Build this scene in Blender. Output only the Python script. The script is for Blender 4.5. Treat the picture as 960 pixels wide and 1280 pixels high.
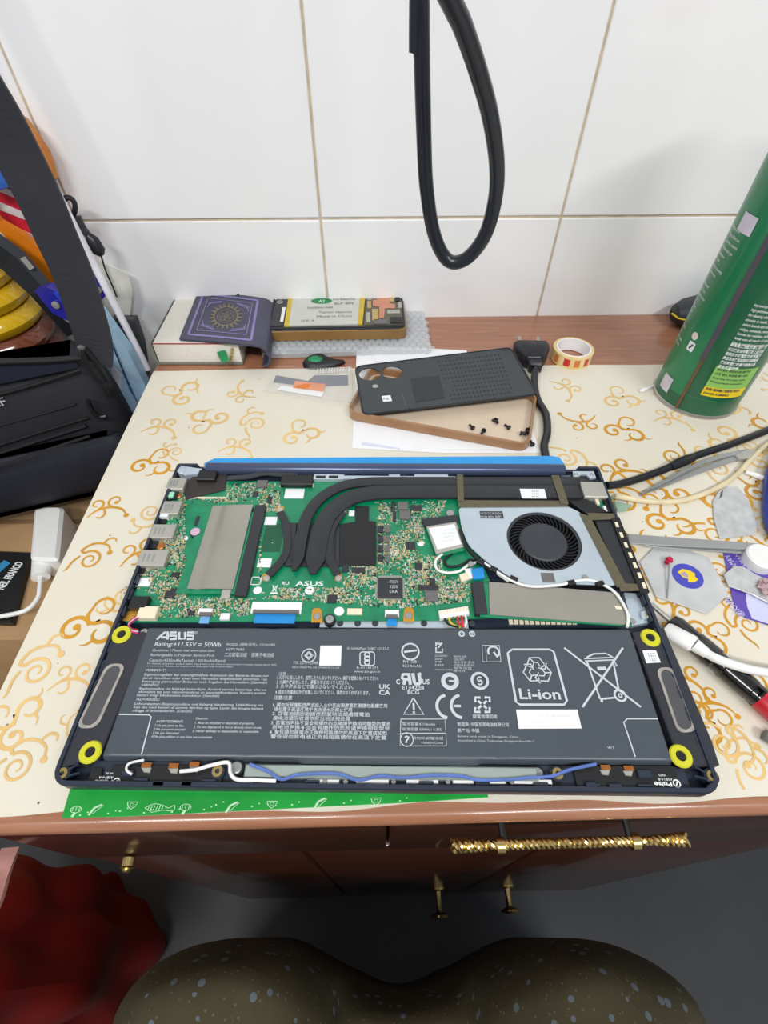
import bpy, bmesh, math, random
from mathutils import Vector, Matrix

for o in list(bpy.data.objects):
    bpy.data.objects.remove(o)
SC = bpy.context.scene
COL = SC.collection
random.seed(7)

# ------------------------------------------------------------------ camera
F = 621.0                      # focal length in pixels of a 960 x 1280 frame
PITCH = math.radians(49.6)     # looking down
H = 0.2844                     # camera height above the desk top
cam_d = bpy.data.cameras.new('camera')
cam = bpy.data.objects.new('camera', cam_d)
COL.objects.link(cam)
cam_d.sensor_fit = 'HORIZONTAL'
cam_d.sensor_width = 36.0
cam_d.lens = 36.0 * F / 960.0
cam_d.clip_start = 0.01
cam.location = (0, 0, H)
cam.rotation_euler = (math.pi / 2 - PITCH, 0, 0)
SC.camera = cam

# ------------------------------------------------------------------ light
w = bpy.data.worlds.new('room_air')
SC.world = w
w.use_nodes = True
w.node_tree.nodes['Background'].inputs[0].default_value = (0.93, 0.97, 1.0, 1)
w.node_tree.nodes['Background'].inputs[1].default_value = 0.36


def area(name, loc, target, sx, sy, power, col):
    d = bpy.data.lights.new(name, 'AREA')
    d.shape = 'RECTANGLE'
    d.size = sx
    d.size_y = sy
    d.energy = power
    d.color = col
    o = bpy.data.objects.new(name, d)
    COL.objects.link(o)
    o.location = loc
    o.rotation_euler = (Vector(target) - Vector(loc)).to_track_quat('-Z', 'Y').to_euler()
    return o


area('ceiling_tube_lamp', (-0.55, -0.95, 1.55), (0.0, 0.35, 0.0), 0.9, 0.10, 20.5, (1.0, 0.98, 0.95))
area('ceiling_tube_lamp', (0.75, -0.95, 1.55), (0.0, 0.35, 0.0), 0.9, 0.10, 18.5, (0.97, 0.99, 1.0))
SC.view_settings.view_transform = 'Standard'
SC.view_settings.look = 'None'
SC.view_settings.exposure = 0.0
SC.view_settings.gamma = 1.0
SC.view_settings.use_curve_mapping = False

# ------------------------------------------------------------------ layout helpers
CP, SP = math.cos(PITCH), math.sin(PITCH)


def ray(u, v):
    a, b = (u - 480.0) / F, (640.0 - v) / F
    return Vector((a, CP + b * SP, -SP + b * CP))


def P(u, v, z=0.0):
    """point of the place on the level plane at height z"""
    d = ray(u, v)
    t = (z - H) / d.z
    return Vector((d.x * t, d.y * t, z))


def PY(u, v, y):
    """point of the place on the upright plane at distance y"""
    d = ray(u, v)
    t = y / d.y
    return Vector((d.x * t, y, H + d.z * t))


def Rz(deg):
    return Matrix.Rotation(math.radians(deg), 4, 'Z')


def T(x, y=None, z=None):
    return Matrix.Translation(x if y is None else (x, y, z))


YD = 1.3       # yaw of desk and wall
YL = -0.6      # yaw of the laptop


# ------------------------------------------------------------------ mesh helpers
def spline(pts, n=8, closed=False):
    pts = [Vector(p) for p in pts]
    out = []
    m = len(pts)
    rng = range(m if closed else m - 1)
    for i in rng:
        if closed:
            p0, p1, p2, p3 = pts[i - 1], pts[i], pts[(i + 1) % m], pts[(i + 2) % m]
        else:
            p0, p1, p2, p3 = pts[max(i - 1, 0)], pts[i], pts[i + 1], pts[min(i + 2, m - 1)]
        for k in range(n):
            t = k / n
            out.append(0.5 * ((2 * p1) + (p2 - p0) * t + (2 * p0 - 5 * p1 + 4 * p2 - p3) * t * t + (3 * p1 - p0 - 3 * p2 + p3) * t ** 3))
    if not closed:
        out.append(pts[-1])
    return out


def rrect(x0, x1, y0, y1, r, n=4):
    out = []
    for cx, cy, a0 in ((x1 - r, y1 - r, 0), (x0 + r, y1 - r, 90), (x0 + r, y0 + r, 180), (x1 - r, y0 + r, 270)):
        for k in range(n + 1):
            a = math.radians(a0 + 90.0 * k / n)
            out.append((cx + r * math.cos(a), cy + r * math.sin(a)))
    return out


def circle(cx, cy, r, n=20, ry=None):
    ry = r if ry is None else ry
    return [(cx + r * math.cos(2 * math.pi * k / n), cy + ry * math.sin(2 * math.pi * k / n)) for k in range(n)]


def roundpoly(poly, r, n=4):
    """round the corners of a 2D polygon"""
    out = []
    m = len(poly)
    for i in range(m):
        a, b, c = Vector(poly[i - 1][:2]), Vector(poly[i][:2]), Vector(poly[(i + 1) % m][:2])
        d1, d2 = (a - b), (c - b)
        rr = min(r, d1.length * .45, d2.length * .45)
        p, q = b + d1.normalized() * rr, b + d2.normalized() * rr
        for k in range(n + 1):
            t = k / n
            out.append(tuple((1 - t) ** 2 * p + 2 * t * (1 - t) * b + t * t * q))
    return out


ORG = {}


class MB:
    def __init__(self):
        self.v, self.f = [], []

    def add(self, vs, fs, M=None):
        k = len(self.v)
        for p in vs:
            p = Vector(p)
            self.v.append(M @ p if M is not None else p)
        for f in fs:
            self.f.append([i + k for i in f])
        return self

    def box(self, x0, x1, y0, y1, z0, z1, M=None, ch=0.0):
        if ch <= 0:
            vs = [(x, y, z) for z in (z0, z1) for y in (y0, y1) for x in (x0, x1)]
            fs = [(0, 2, 3, 1), (4, 5, 7, 6), (0, 1, 5, 4), (2, 6, 7, 3), (0, 4, 6, 2), (1, 3, 7, 5)]
            return self.add(vs, fs, M)
        a = [(x0, y0), (x1, y0), (x1, y1), (x0, y1)]
        b = [(x0 + ch, y0 + ch), (x1 - ch, y0 + ch), (x1 - ch, y1 - ch), (x0 + ch, y1 - ch)]
        vs = [(x, y, z0) for x, y in a] + [(x, y, z1 - ch) for x, y in a] + [(x, y, z1) for x, y in b]
        fs = [(3, 2, 1, 0), (8, 9, 10, 11)]
        for k in range(4):
            j = (k + 1) % 4
            fs += [(k, j, 4 + j, 4 + k), (4 + k, 4 + j, 8 + j, 8 + k)]
        return self.add(vs, fs, M)

    def cbox(self, c, s, M=None, ch=0.0):
        return self.box(c[0] - s[0] / 2, c[0] + s[0] / 2, c[1] - s[1] / 2, c[1] + s[1] / 2, c[2] - s[2] / 2, c[2] + s[2] / 2, M, ch)

    def prism(self, poly, z0, z1, M=None, ch=0.0):
        poly = [tuple(p[:2]) for p in poly]
        ar = sum(poly[i - 1][0] * poly[i][1] - poly[i][0] * poly[i - 1][1] for i in range(len(poly)))
        if ar < 0:
            poly = poly[::-1]
        n = len(poly)
        if ch > 0:
            c = Vector((sum(p[0] for p in poly) / n, sum(p[1] for p in poly) / n))
            ins = []
            for i in range(n):
                a, b, d = Vector(poly[i - 1]), Vector(poly[i]), Vector(poly[(i + 1) % n])
                e1, e2 = (b - a), (d - b)
                if e1.length < 1e-9 or e2.length < 1e-9:
                    ins.append(tuple(b))
                    continue
                e1.normalize(); e2.normalize()
                nn = Vector((-e1.y, e1.x)) + Vector((-e2.y, e2.x))
                nn = nn / max(nn.length_squared / 2, .3)
                ins.append(tuple(b + nn * ch))
            vs = [(x, y, z0) for x, y in poly] + [(x, y, z1 - ch) for x, y in poly] + [(x, y, z1) for x, y in ins]
            fs = [tuple(range(n - 1, -1, -1)), tuple(range(2 * n, 3 * n))]
            for k in range(n):
                j = (k + 1) % n
                fs += [(k, j, n + j, n + k), (n + k, n + j, 2 * n + j, 2 * n + k)]
        else:
            vs = [(x, y, z0) for x, y in poly] + [(x, y, z1) for x, y in poly]
            fs = [tuple(range(n - 1, -1, -1)), tuple(range(n, 2 * n))]
            for k in range(n):
                j = (k + 1) % n
                fs.append((k, j, n + j, n + k))
        return self.add(vs, fs, M)

    def ring(self, outer, inner, z0, z1, M=None):
        """outer and inner outlines with the same number of points"""
        n = len(outer)
        vs = [(p[0], p[1], z) for z in (z0, z1) for p in outer] + [(p[0], p[1], z) for z in (z0, z1) for p in inner]
        fs = []
        for k in range(n):
            j = (k + 1) % n
            fs += [(k, j, n + j, n + k), (2 * n + j, 2 * n + k, 3 * n + k, 3 * n + j), (n + k, n + j, 3 * n + j, 3 * n + k), (j, k, 2 * n + k, 2 * n + j)]
        return self.add(vs, fs, M)

    def tube(self, pts, r, n=8, fy=1.0, cap=True, M=None, up=None):
        pts = [Vector(p) for p in pts]
        m = len(pts)
        rs = r if isinstance(r, (list, tuple)) else [r] * m
        t0 = (pts[1] - pts[0]).normalized()
        ref = Vector(up) if up is not None else (Vector((0, 0, 1)) if abs(t0.z) < .9 else Vector((1, 0, 0)))
        nrm = (ref - t0 * ref.dot(t0)).normalized()
        vs, fs = [], []
        for i in range(m):
            t = (pts[min(i + 1, m - 1)] - pts[max(i - 1, 0)])
            t = t.normalized() if t.length > 1e-12 else t0
            if up is not None:
                nrm = (ref - t * ref.dot(t)).normalized()
            else:
                nrm = (nrm - t * nrm.dot(t)).normalized()
            bn = t.cross(nrm)
            for k in range(n):
                a = 2 * math.pi * k / n
                vs.append(pts[i] + (bn * math.cos(a) + nrm * math.sin(a) * fy) * rs[i])
        for i in range(m - 1):
            for k in range(n):
                j = (k + 1) % n
                fs.append((i * n + k, i * n + j, (i + 1) * n + j, (i + 1) * n + k))
        if cap:
            fs += [tuple(range(n - 1, -1, -1)), tuple(range((m - 1) * n, m * n))]
        return self.add(vs, fs, M)

    def strap(self, pts, wid, th, up=(0, 0, 1), M=None):
        """flat band: rectangular section; wid across, th along up"""
        pts = [Vector(p) for p in pts]
        m = len(pts)
        ws = wid if isinstance(wid, (list, tuple)) else [wid] * m
        upv = Vector(up)
        vs, fs = [], []
        for i in range(m):
            t = (pts[min(i + 1, m - 1)] - pts[max(i - 1, 0)]).normalized()
            s = t.cross(upv).normalized()
            nn = s.cross(t)
            for a, b in ((-1, -1), (1, -1), (1, 1), (-1, 1)):
                vs.append(pts[i] + s * a * ws[i] / 2 + nn * b * th / 2)
        for i in range(m - 1):
            for k in range(4):
                j = (k + 1) % 4
                fs.append((i * 4 + k, i * 4 + j, i * 4 + 4 + j, i * 4 + 4 + k))
        fs += [(3, 2, 1, 0), tuple(range(4 * m - 4, 4 * m))]
        return self.add(vs, fs, M)

    def lathe(self, prof, n=24, M=None, a0=0.0, a1=360.0):
        full = abs(a1 - a0) >= 359.9
        cols = n if full else n + 1
        vs, fs = [], []
        for k in range(cols):
            a = math.radians(a0 + (a1 - a0) * k / n)
            for r, z in prof:
                vs.append((r * math.cos(a), r * math.sin(a), z))
        m = len(prof)
        for k in range(n):
            j = (k + 1) % cols
            for i in range(m - 1):
                if prof[i][0] < 1e-7 and prof[i + 1][0] < 1e-7:
                    continue
                fs.append((k * m + i, j * m + i, j * m + i + 1, k * m + i + 1))
        return self.add(vs, fs, M)

    def ribbon(self, pts, ws, z=0.0, M=None):
        """flat printed stroke in the xy plane"""
        pts = [Vector((p[0], p[1])) for p in pts]
        m = len(pts)
        ws = ws if isinstance(ws, (list, tuple)) else [ws] * m
        vs, fs = [], []
        for i in range(m):
            t = pts[min(i + 1, m - 1)] - pts[max(i - 1, 0)]
            t = t.normalized() if t.length > 1e-12 else Vector((1, 0))
            s = Vector((-t.y, t.x)) * ws[i] / 2
            vs += [(pts[i].x + s.x, pts[i].y + s.y, z), (pts[i].x - s.x, pts[i].y - s.y, z)]
        for i in range(m - 1):
            fs.append((2 * i + 1, 2 * i + 3, 2 * i + 2, 2 * i))
        return self.add(vs, fs, M)

    def loop(self, pts, wd, z=0.0, M=None):
        pts = list(pts)
        return self.ribbon(pts + [pts[0]], wd, z, M)

    def flat(self, poly, z=0.0, M=None):
        poly = [tuple(p[:2]) for p in poly]
        ar = sum(poly[i - 1][0] * poly[i][1] - poly[i][0] * poly[i - 1][1] for i in range(len(poly)))
        if ar < 0:
            poly = poly[::-1]
        return self.add([(x, y, z) for x, y in poly], [tuple(range(len(poly)))], M)

    def grid(self, fn, nu, nv, M=None, flip=False):
        vs = [fn(i / nu, j / nv) for j in range(nv + 1) for i in range(nu + 1)]
        fs = []
        for j in range(nv):
            for i in range(nu):
                a = j * (nu + 1) + i
                q = (a, a + 1, a + nu + 2, a + nu + 1)
                fs.append(q[::-1] if flip else q)
        return self.add(vs, fs, M)

    def text(self, s, width, height, M, bold=0.0, fit=True):
        """lettering laid flat: left/bottom at the origin of M, cap height and width in metres"""
        cu = bpy.data.curves.new('lettering', 'FONT')
        cu.body = s
        cu.size = 1.0
        cu.offset = bold
        cu.resolution_u = 2
        cu.fill_mode = 'FRONT'
        ob = bpy.data.objects.new('lettering', cu)
        me = bpy.data.meshes.new_from_object(ob)
        bpy.data.objects.remove(ob)
        bpy.data.curves.remove(cu)
        if me is None or len(me.vertices) == 0:
            return self
        xs = [v.co.x for v in me.vertices]
        x0, x1 = min(xs), max(xs)
        sy = height / 0.70
        sx = width / max(x1 - x0, 1e-6) if (fit and width) else sy
        vs = [((v.co.x - x0) * sx, v.co.y * sy, 0) for v in me.vertices]
        fs = [tuple(p.vertices) for p in me.polygons]
        bpy.data.meshes.remove(me)
        return self.add(vs, fs, M)

    def map(self, fn):
        self.v = [Vector(fn(p)) for p in self.v]
        return self

    def mesh(self, name, mat, smooth=False, bevel=0.0, seg=2, ang=35):
        me = bpy.data.meshes.new(name)
        c = Vector((0, 0, 0))
        if self.v:
            lo = Vector([min(p[i] for p in self.v) for i in range(3)])
            hi = Vector([max(p[i] for p in self.v) for i in range(3)])
            c = Vector(((lo.x + hi.x) / 2, (lo.y + hi.y) / 2, lo.z))
        me.from_pydata([tuple(p - c) for p in self.v], [], self.f)
        if bevel > 0:
            bm = bmesh.new()
            bm.from_mesh(me)
            bmesh.ops.remove_doubles(bm, verts=bm.verts, dist=1e-6)
            es = [e for e in bm.edges if len(e.link_faces) == 2 and e.calc_face_angle(0) > math.radians(30)]
            bmesh.ops.bevel(bm, geom=es, offset=bevel, segments=seg, profile=.5, affect='EDGES', clamp_overlap=True)
            bm.to_mesh(me)
            bm.free()
        if smooth or bevel > 0:
            me.shade_smooth()
            me.set_sharp_from_angle(angle=math.radians(ang))
        me.materials.append(mat)
        return me, c

    def build(self, name, mat, parent=None, smooth=False, bevel=0.0, seg=2, ang=35, kind=None):
        me, c = self.mesh(name, mat, smooth, bevel, seg, ang)
        return put(name, me, c, parent, kind=kind)


def put(name, me, loc, parent=None, rot=None, kind=None):
    o = bpy.data.objects.new(name, me)
    COL.objects.link(o)
    loc = Vector(loc)
    if parent is not None:
        o.parent = parent
        o.location = loc - ORG[parent]
    else:
        o.location = loc
    ORG[o] = loc
    if rot is not None:
        o.rotation_euler = (0, 0, rot)
    if kind:
        o['kind'] = kind
    return o


def tag(o, label, cat, group=None):
    o['label'] = label
    o['category'] = cat
    if group:
        o['group'] = group
    return o


def thing(name, loc, label, cat, group=None):
    o = bpy.data.objects.new(name, None)
    COL.objects.link(o)
    o.empty_display_size = .02
    o.location = loc
    ORG[o] = Vector(loc)
    return tag(o, label, cat, group)


# ------------------------------------------------------------------ materials
def S(r, g, b):
    f = lambda c: (c / 255) / 12.92 if c / 255 <= .04045 else ((c / 255 + .055) / 1.055) ** 2.4
    return (f(r), f(g), f(b), 1)


def mat(name, rgb, rough=.5, metal=0.0, var=.12, scale=60.0, bump=0.0, bscale=400.0, coat=0.0, spec=.5, rgb2=None, detail=3, alpha=1.0, trans=0.0):
    m = bpy.data.materials.new(name)
    m.use_nodes = True
    nt = m.node_tree
    bs = nt.nodes['Principled BSDF']
    c = S(*rgb)
    tc = nt.nodes.new('ShaderNodeTexCoord')
    nz = nt.nodes.new('ShaderNodeTexNoise')
    nz.inputs['Scale'].default_value = scale
    nz.inputs['Detail'].default_value = detail
    nt.links.new(tc.outputs['Object'], nz.inputs['Vector'])
    rp = nt.nodes.new('ShaderNodeValToRGB')
    rp.color_ramp.elements[0].position = .3
    rp.color_ramp.elements[1].position = .7
    if rgb2 is None:
        rp.color_ramp.elements[0].color = (c[0] * (1 - var), c[1] * (1 - var), c[2] * (1 - var), 1)
        rp.color_ramp.elements[1].color = (min(1, c[0] * (1 + var)), min(1, c[1] * (1 + var)), min(1, c[2] * (1 + var)), 1)
    else:
        rp.color_ramp.elements[0].color = c
        rp.color_ramp.elements[1].color = S(*rgb2)
    nt.links.new(nz.outputs['Fac'], rp.inputs['Fac'])
    nt.links.new(rp.outputs['Color'], bs.inputs['Base Color'])
    bs.inputs['Roughness'].default_value = rough
    bs.inputs['Metallic'].default_value = metal
    bs.inputs['Coat Weight'].default_value = coat
    bs.inputs['Coat Roughness'].default_value = .1
    bs.inputs['Specular IOR Level'].default_value = spec
    bs.inputs['Alpha'].default_value = alpha
    bs.inputs['Transmission Weight'].default_value = trans
    if bump > 0:
        n2 = nt.nodes.new('ShaderNodeTexNoise')
        n2.inputs['Scale'].default_value = bscale
        n2.inputs['Detail'].default_value = 4
        nt.links.new(tc.outputs['Object'], n2.inputs['Vector'])
        bp = nt.nodes.new('ShaderNodeBump')
        bp.inputs['Strength'].default_value = bump
        bp.inputs['Distance'].default_value = .001
        nt.links.new(n2.outputs['Fac'], bp.inputs['Height'])
        nt.links.new(bp.outputs['Normal'], bs.inputs['Normal'])
    return m


def wood(name, c1, c2, rough=.3, axis=0, coat=.4):
    m = mat(name, c1, rough, rgb2=c2, scale=6, detail=6, coat=coat)
    nt = m.node_tree
    nz = [n for n in nt.nodes if n.type == 'TEX_NOISE'][0]
    tc = [n for n in nt.nodes if n.type == 'TEX_COORD'][0]
    mp = nt.nodes.new('ShaderNodeMapping')
    s = [30, 30, 30]
    s[axis] = 1.6
    mp.inputs['Scale'].default_value = s
    nt.links.new(tc.outputs['Object'], mp.inputs['Vector'])
    nt.links.new(mp.outputs['Vector'], nz.inputs['Vector'])
    nz.inputs['Distortion'].default_value = 1.2
    return m


def clear(name, rgb, opacity, rough=.12):
    """thin clear plastic film"""
    m = bpy.data.materials.new(name)
    m.use_nodes = True
    nt = m.node_tree
    bs = nt.nodes['Principled BSDF']
    bs.inputs['Base Color'].default_value = S(*rgb)
    bs.inputs['Roughness'].default_value = rough
    tc = nt.nodes.new('ShaderNodeTexCoord')
    nz = nt.nodes.new('ShaderNodeTexNoise')
    nz.inputs['Scale'].default_value = 90
    nt.links.new(tc.outputs['Object'], nz.inputs['Vector'])
    mr = nt.nodes.new('ShaderNodeMapRange')
    mr.inputs['To Min'].default_value = opacity * .7
    mr.inputs['To Max'].default_value = min(1, opacity * 1.3)
    nt.links.new(nz.outputs['Fac'], mr.inputs['Value'])
    nt.links.new(mr.outputs['Result'], bs.inputs['Alpha'])
    return m


def voronoi_dots(m, scale, rgb, thr, dist=False):
    """blend small dots of a second colour over a material's colour"""
    nt = m.node_tree
    bs = nt.nodes['Principled BSDF']
    src = bs.inputs['Base Color'].links[0].from_socket
    tc = [n for n in nt.nodes if n.type == 'TEX_COORD'][0]
    vo = nt.nodes.new('ShaderNodeTexVoronoi')
    vo.inputs['Scale'].default_value = scale
    nt.links.new(tc.outputs['Object'], vo.inputs['Vector'])
    lt = nt.nodes.new('ShaderNodeMath')
    lt.operation = 'LESS_THAN'
    lt.inputs[1].default_value = thr
    nt.links.new(vo.outputs['Distance'], lt.inputs[0])
    mx = nt.nodes.new('ShaderNodeMix')
    mx.data_type = 'RGBA'
    nt.links.new(lt.outputs[0], mx.inputs[0])
    nt.links.new(src, mx.inputs[6])
    mx.inputs[7].default_value = S(*rgb)
    nt.links.new(mx.outputs[2], bs.inputs['Base Color'])
    return m


MT = {}
MT['tile'] = mat('glazed_white_tile', (244, 244, 245), .16, var=.02, scale=5, bump=.02, bscale=30, coat=.2)
MT['grout'] = mat('beige_grout', (200, 184, 160), .9, var=.15, scale=80, bump=.3)
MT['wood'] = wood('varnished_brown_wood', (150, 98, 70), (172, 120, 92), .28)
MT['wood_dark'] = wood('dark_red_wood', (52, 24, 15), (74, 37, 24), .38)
MT['floor'] = mat('grey_floor_tile', (66, 68, 72), .5, var=.12, scale=8)
MT['cloth'] = mat('cream_plastic_cloth', (228, 223, 209), .42, rgb2=(220, 212, 192), scale=9, bump=.12, bscale=60)
voronoi_dots(MT['cloth'], 55, (120, 104, 84), .035)
MT['gold_print'] = mat('gold_scroll_print', (206, 148, 38), .45, var=.15, scale=50)
MT['pale_print'] = mat('pale_scroll_print', (224, 188, 122), .45, var=.12, scale=50)
MT['navy'] = mat('navy_plastic', (38, 46, 62), .42, var=.08, bump=.05)
MT['navy_metal'] = mat('navy_hinge_metal', (78, 88, 118), .28, .4, var=.05)
MT['black'] = mat('black_plastic', (24, 25, 28), .45, var=.12)
MT['rubber'] = mat('black_rubber', (26, 28, 34), .34, var=.1)
MT['charcoal'] = mat('charcoal_plastic', (52, 56, 62), .5, var=.08)
MT['pcb'] = mat('green_circuit_board', (4, 118, 80), .35, rgb2=(10, 140, 96), scale=120, coat=.15)
MT['pcb_dark'] = mat('dark_green_board', (10, 84, 58), .4, var=.1)
MT['silver'] = mat('tin_plate', (184, 182, 174), .36, .45, var=.06, scale=40)
MT['plate'] = mat('shield_plate', (164, 160, 152), .34, .6, var=.05, scale=30)
MT['steel'] = mat('brushed_steel', (164, 166, 166), .32, .5, var=.1, scale=30)
MT['alu'] = mat('light_fan_metal', (188, 202, 212), .3, .35, var=.03)
MT['pipe'] = mat('black_heat_pipe', (48, 50, 54), .42, .2, var=.05)
MT['white'] = mat('white_plastic', (238, 238, 236), .4, var=.02)
MT['paper'] = mat('white_paper', (240, 240, 242), .85, var=.02)
MT['sticker'] = mat('white_sticker', (238, 240, 242), .5, var=.02)
MT['print'] = mat('pale_grey_print', (196, 204, 210), .6, var=.04)
MT['print_white'] = mat('white_print', (232, 236, 236), .6, var=.03)
MT['print_dark'] = mat('dark_print', (64, 66, 74), .7, var=.05)
MT['brass'] = mat('polished_brass', (232, 204, 138), .24, 1.0, var=.08)
MT['gold'] = mat('gold_pad', (214, 158, 62), .35, .6, var=.1)
MT['copper'] = mat('copper_foil', (196, 124, 66), .35, .8, var=.2, scale=300)
MT['yellow'] = mat('yellow_rubber', (206, 204, 40), .5, var=.08)
MT['blue'] = mat('blue_film', (30, 150, 222), .3, var=.05)
MT['ffc'] = mat('blue_ribbon', (28, 140, 214), .4, var=.05)
MT['cream'] = mat('cream_nylon', (236, 226, 198), .5, var=.04)
MT['tape'] = mat('olive_cloth_tape', (98, 92, 72), .85, var=.1, scale=300, bump=.3, bscale=900)
MT['chip'] = mat('chip_black', (46, 48, 54), .5, var=.06)
MT['chip_grey'] = mat('chip_grey', (112, 110, 110), .45, .2, var=.06)

# ================================================================== the setting
DM = Rz(YD)                                  # desk and wall frame


def DL(x, y, z=0.0):
    return DM @ Vector((x, y, z))


FLOOR_Z = -0.75
WALL_Y = 0.532
fl = MB().box(-1.6, 1.8, -1.4, WALL_Y + .02, FLOOR_Z - .05, FLOOR_Z, DM).build('floor', MT['floor'], kind='structure')
wl = MB().box(-1.6, 1.8, WALL_Y + .0010, WALL_Y + .10, FLOOR_Z, 1.5, DM).build('wall_back', MT['grout'], kind='structure')
TWD, THT, GR = .2358, .400, .0022
tile_me = None
for i in range(-4, 6):
    for j in range(-2, 4):
        x0 = .186 + (i - 1) * TWD
        z0 = .101 + (j - 1) * THT
        if z0 + THT < FLOOR_Z + .05 or z0 > 1.1:
            continue
        if tile_me is None:
            Rx = Matrix.Rotation(math.radians(90), 4, 'X')
            mb = MB().box(-TWD / 2 + GR / 2, TWD / 2 - GR / 2, -THT / 2 + GR / 2, THT / 2 - GR / 2, 0, .0075, Rx, ch=.0009)
            me = bpy.data.meshes.new('tile')
            me.from_pydata([tuple(p) for p in mb.v], [], mb.f)
            me.materials.append(MT['tile'])
            tile_me = me
        # tiles sit a hair unevenly, as laid
        c = DL(x0 + TWD / 2, WALL_Y + .007 + random.uniform(-.0003, .0003), z0 + THT / 2)
        o = put('tile', tile_me, c, wl, rot=math.radians(YD))

# ------------------------------------------------------------------ desk
DX0, DX1 = -.2185, .80
FRONT = .0415
desk = thing('wooden_desk', DL(.2, .3, FLOOR_Z), 'dark varnished wooden desk with gold drawer pull under the cream cloth', 'desk')
prof = [(FRONT + .004, -.014), (FRONT + .001, -.0105), (FRONT, -.006), (FRONT + .0015, -.002), (FRONT + .005, -.0008), (WALL_Y - .001, -.0008), (WALL_Y - .001, -.014)]
n = len(prof)
vs = [DM @ Vector((x, y, z)) for x in (DX0, DX1) for y, z in prof]
fs = [tuple(range(n - 1, -1, -1)), tuple(range(n, 2 * n))] + [(k, (k + 1) % n, n + (k + 1) % n, n + k) for k in range(n)]
MB().add(vs, [f[::-1] for f in fs]).build('desktop', MT['wood'], desk, smooth=True, ang=60)
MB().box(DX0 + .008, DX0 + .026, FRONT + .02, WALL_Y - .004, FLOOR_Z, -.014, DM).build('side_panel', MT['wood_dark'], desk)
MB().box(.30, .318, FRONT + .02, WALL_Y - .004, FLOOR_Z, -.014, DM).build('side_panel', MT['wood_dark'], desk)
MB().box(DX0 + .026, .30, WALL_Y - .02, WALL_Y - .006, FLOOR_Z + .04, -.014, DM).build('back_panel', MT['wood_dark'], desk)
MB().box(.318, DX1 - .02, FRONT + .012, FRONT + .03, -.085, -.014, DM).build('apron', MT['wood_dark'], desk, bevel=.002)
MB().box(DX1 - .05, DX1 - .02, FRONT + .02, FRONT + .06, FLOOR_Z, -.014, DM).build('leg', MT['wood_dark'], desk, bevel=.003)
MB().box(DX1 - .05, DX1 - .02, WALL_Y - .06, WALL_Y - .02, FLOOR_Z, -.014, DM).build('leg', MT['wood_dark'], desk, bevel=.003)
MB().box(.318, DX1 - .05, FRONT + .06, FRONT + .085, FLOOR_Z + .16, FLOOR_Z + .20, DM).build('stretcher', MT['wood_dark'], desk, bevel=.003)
DRAW = []
for x0, x1 in ((DX0 + .006, .0028), (.004, .316)):
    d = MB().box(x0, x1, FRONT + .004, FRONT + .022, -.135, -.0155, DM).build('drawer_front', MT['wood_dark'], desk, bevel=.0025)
    DRAW.append(d)
DOORS = []
for x0, x1 in ((DX0 + .006, -.060), (-.057, .120), (.123, .316)):
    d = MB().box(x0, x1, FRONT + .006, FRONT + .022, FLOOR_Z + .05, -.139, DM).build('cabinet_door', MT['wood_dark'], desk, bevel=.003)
    DOORS.append(d)
MB().box(DX0 + .03, .30, FRONT + .03, FRONT + .045, FLOOR_Z, FLOOR_Z + .05, DM).build('plinth', MT['wood_dark'], desk)

# braided gold pull of the right drawer
hz = -.0185
hy = FRONT - .0080
hx0, hx1 = .0355, .1555
for x in (.062, .127):
    MB().tube([DL(x, FRONT + .005, hz + .001), DL(x, hy, hz)], .0019, 8).build('pull_post', MT['black'], DRAW[1], smooth=True)
br = MB()
for ph in (0, 1, 2):
    pts = []
    for k in range(221):
        t = k / 220
        x = hx0 + (hx1 - hx0) * t
        flare = 1.0 + .9 * max(0, (t - .86) / .14) + .8 * max(0, (.16 - t) / .16)
        pinch = .72 if (.16 < t < .20 or .80 < t < .86) else 1.0
        a = t * 95 + ph * 2 * math.pi / 3
        rr = .0014 * flare * pinch
        pts.append(DL(x, hy + rr * math.cos(a), hz + rr * math.sin(a) + .0006 * math.sin(t * 3.1)))
    br.tube(pts, .00125, 6)
br.build('braided_pull', MT['brass'], DRAW[1], smooth=True)
for x in (.060, .129):
    MB().tube([DL(x - .002, hy, hz), DL(x + .002, hy, hz)], .0040, 12).build('pull_collar', MT['brass'], DRAW[1], smooth=True)


def knob(px, z, plen, door, rim=.012):
    p = MB()
    M = DM @ T(px, FRONT + .006, z) @ Matrix.Rotation(math.radians(90), 4, 'X')
    p.lathe([(0, 0), (rim * .8, 0), (rim * .8, .002), (.0042, .0035), (.0040, plen * .7), (.0050, plen * .78), (rim, plen * .86), (rim * 1.05, plen * .94), (rim * .6, plen), (0, plen)], 16, M)
    return p.build('knob', MT['brass'], door, smooth=True)


knob(.075, -.575, .034, DOORS[1])
knob(.168, -.560, .030, DOORS[2])
knob(-.172, -.125, .012, DRAW[0], .0028)

# ------------------------------------------------------------------ table cloth with gold scrolls
CY0, CY1 = .0488, .431
cl = thing('tablecloth', DL(.2, .25, -.0006), 'cream plastic table cover printed with gold scrolls on the wooden desk', 'tablecloth')


def cloth_pt(u, t):
    x = DX0 + (DX1 - DX0) * u
    y = CY0 + (CY1 - CY0) * t
    if t == 0:
        y += .0012 * math.sin(x * 31) + .0008 * math.sin(x * 77)
    if t == 1:
        y += .0008 * math.sin(x * 40)
    return DM @ Vector((x, y, 0))


cm = MB().grid(cloth_pt, 120, 40)
nb = len(cm.v)
cm.grid(lambda a, b: cloth_pt(a, b) - Vector((0, 0, .0006)), 120, 40, flip=True)
for k in range(120):
    cm.f.append([k + 1, k, nb + k, nb + k + 1])
    a = 40 * 121
    cm.f.append([a + k, a + k + 1, nb + a + k + 1, nb + a + k])
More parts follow.
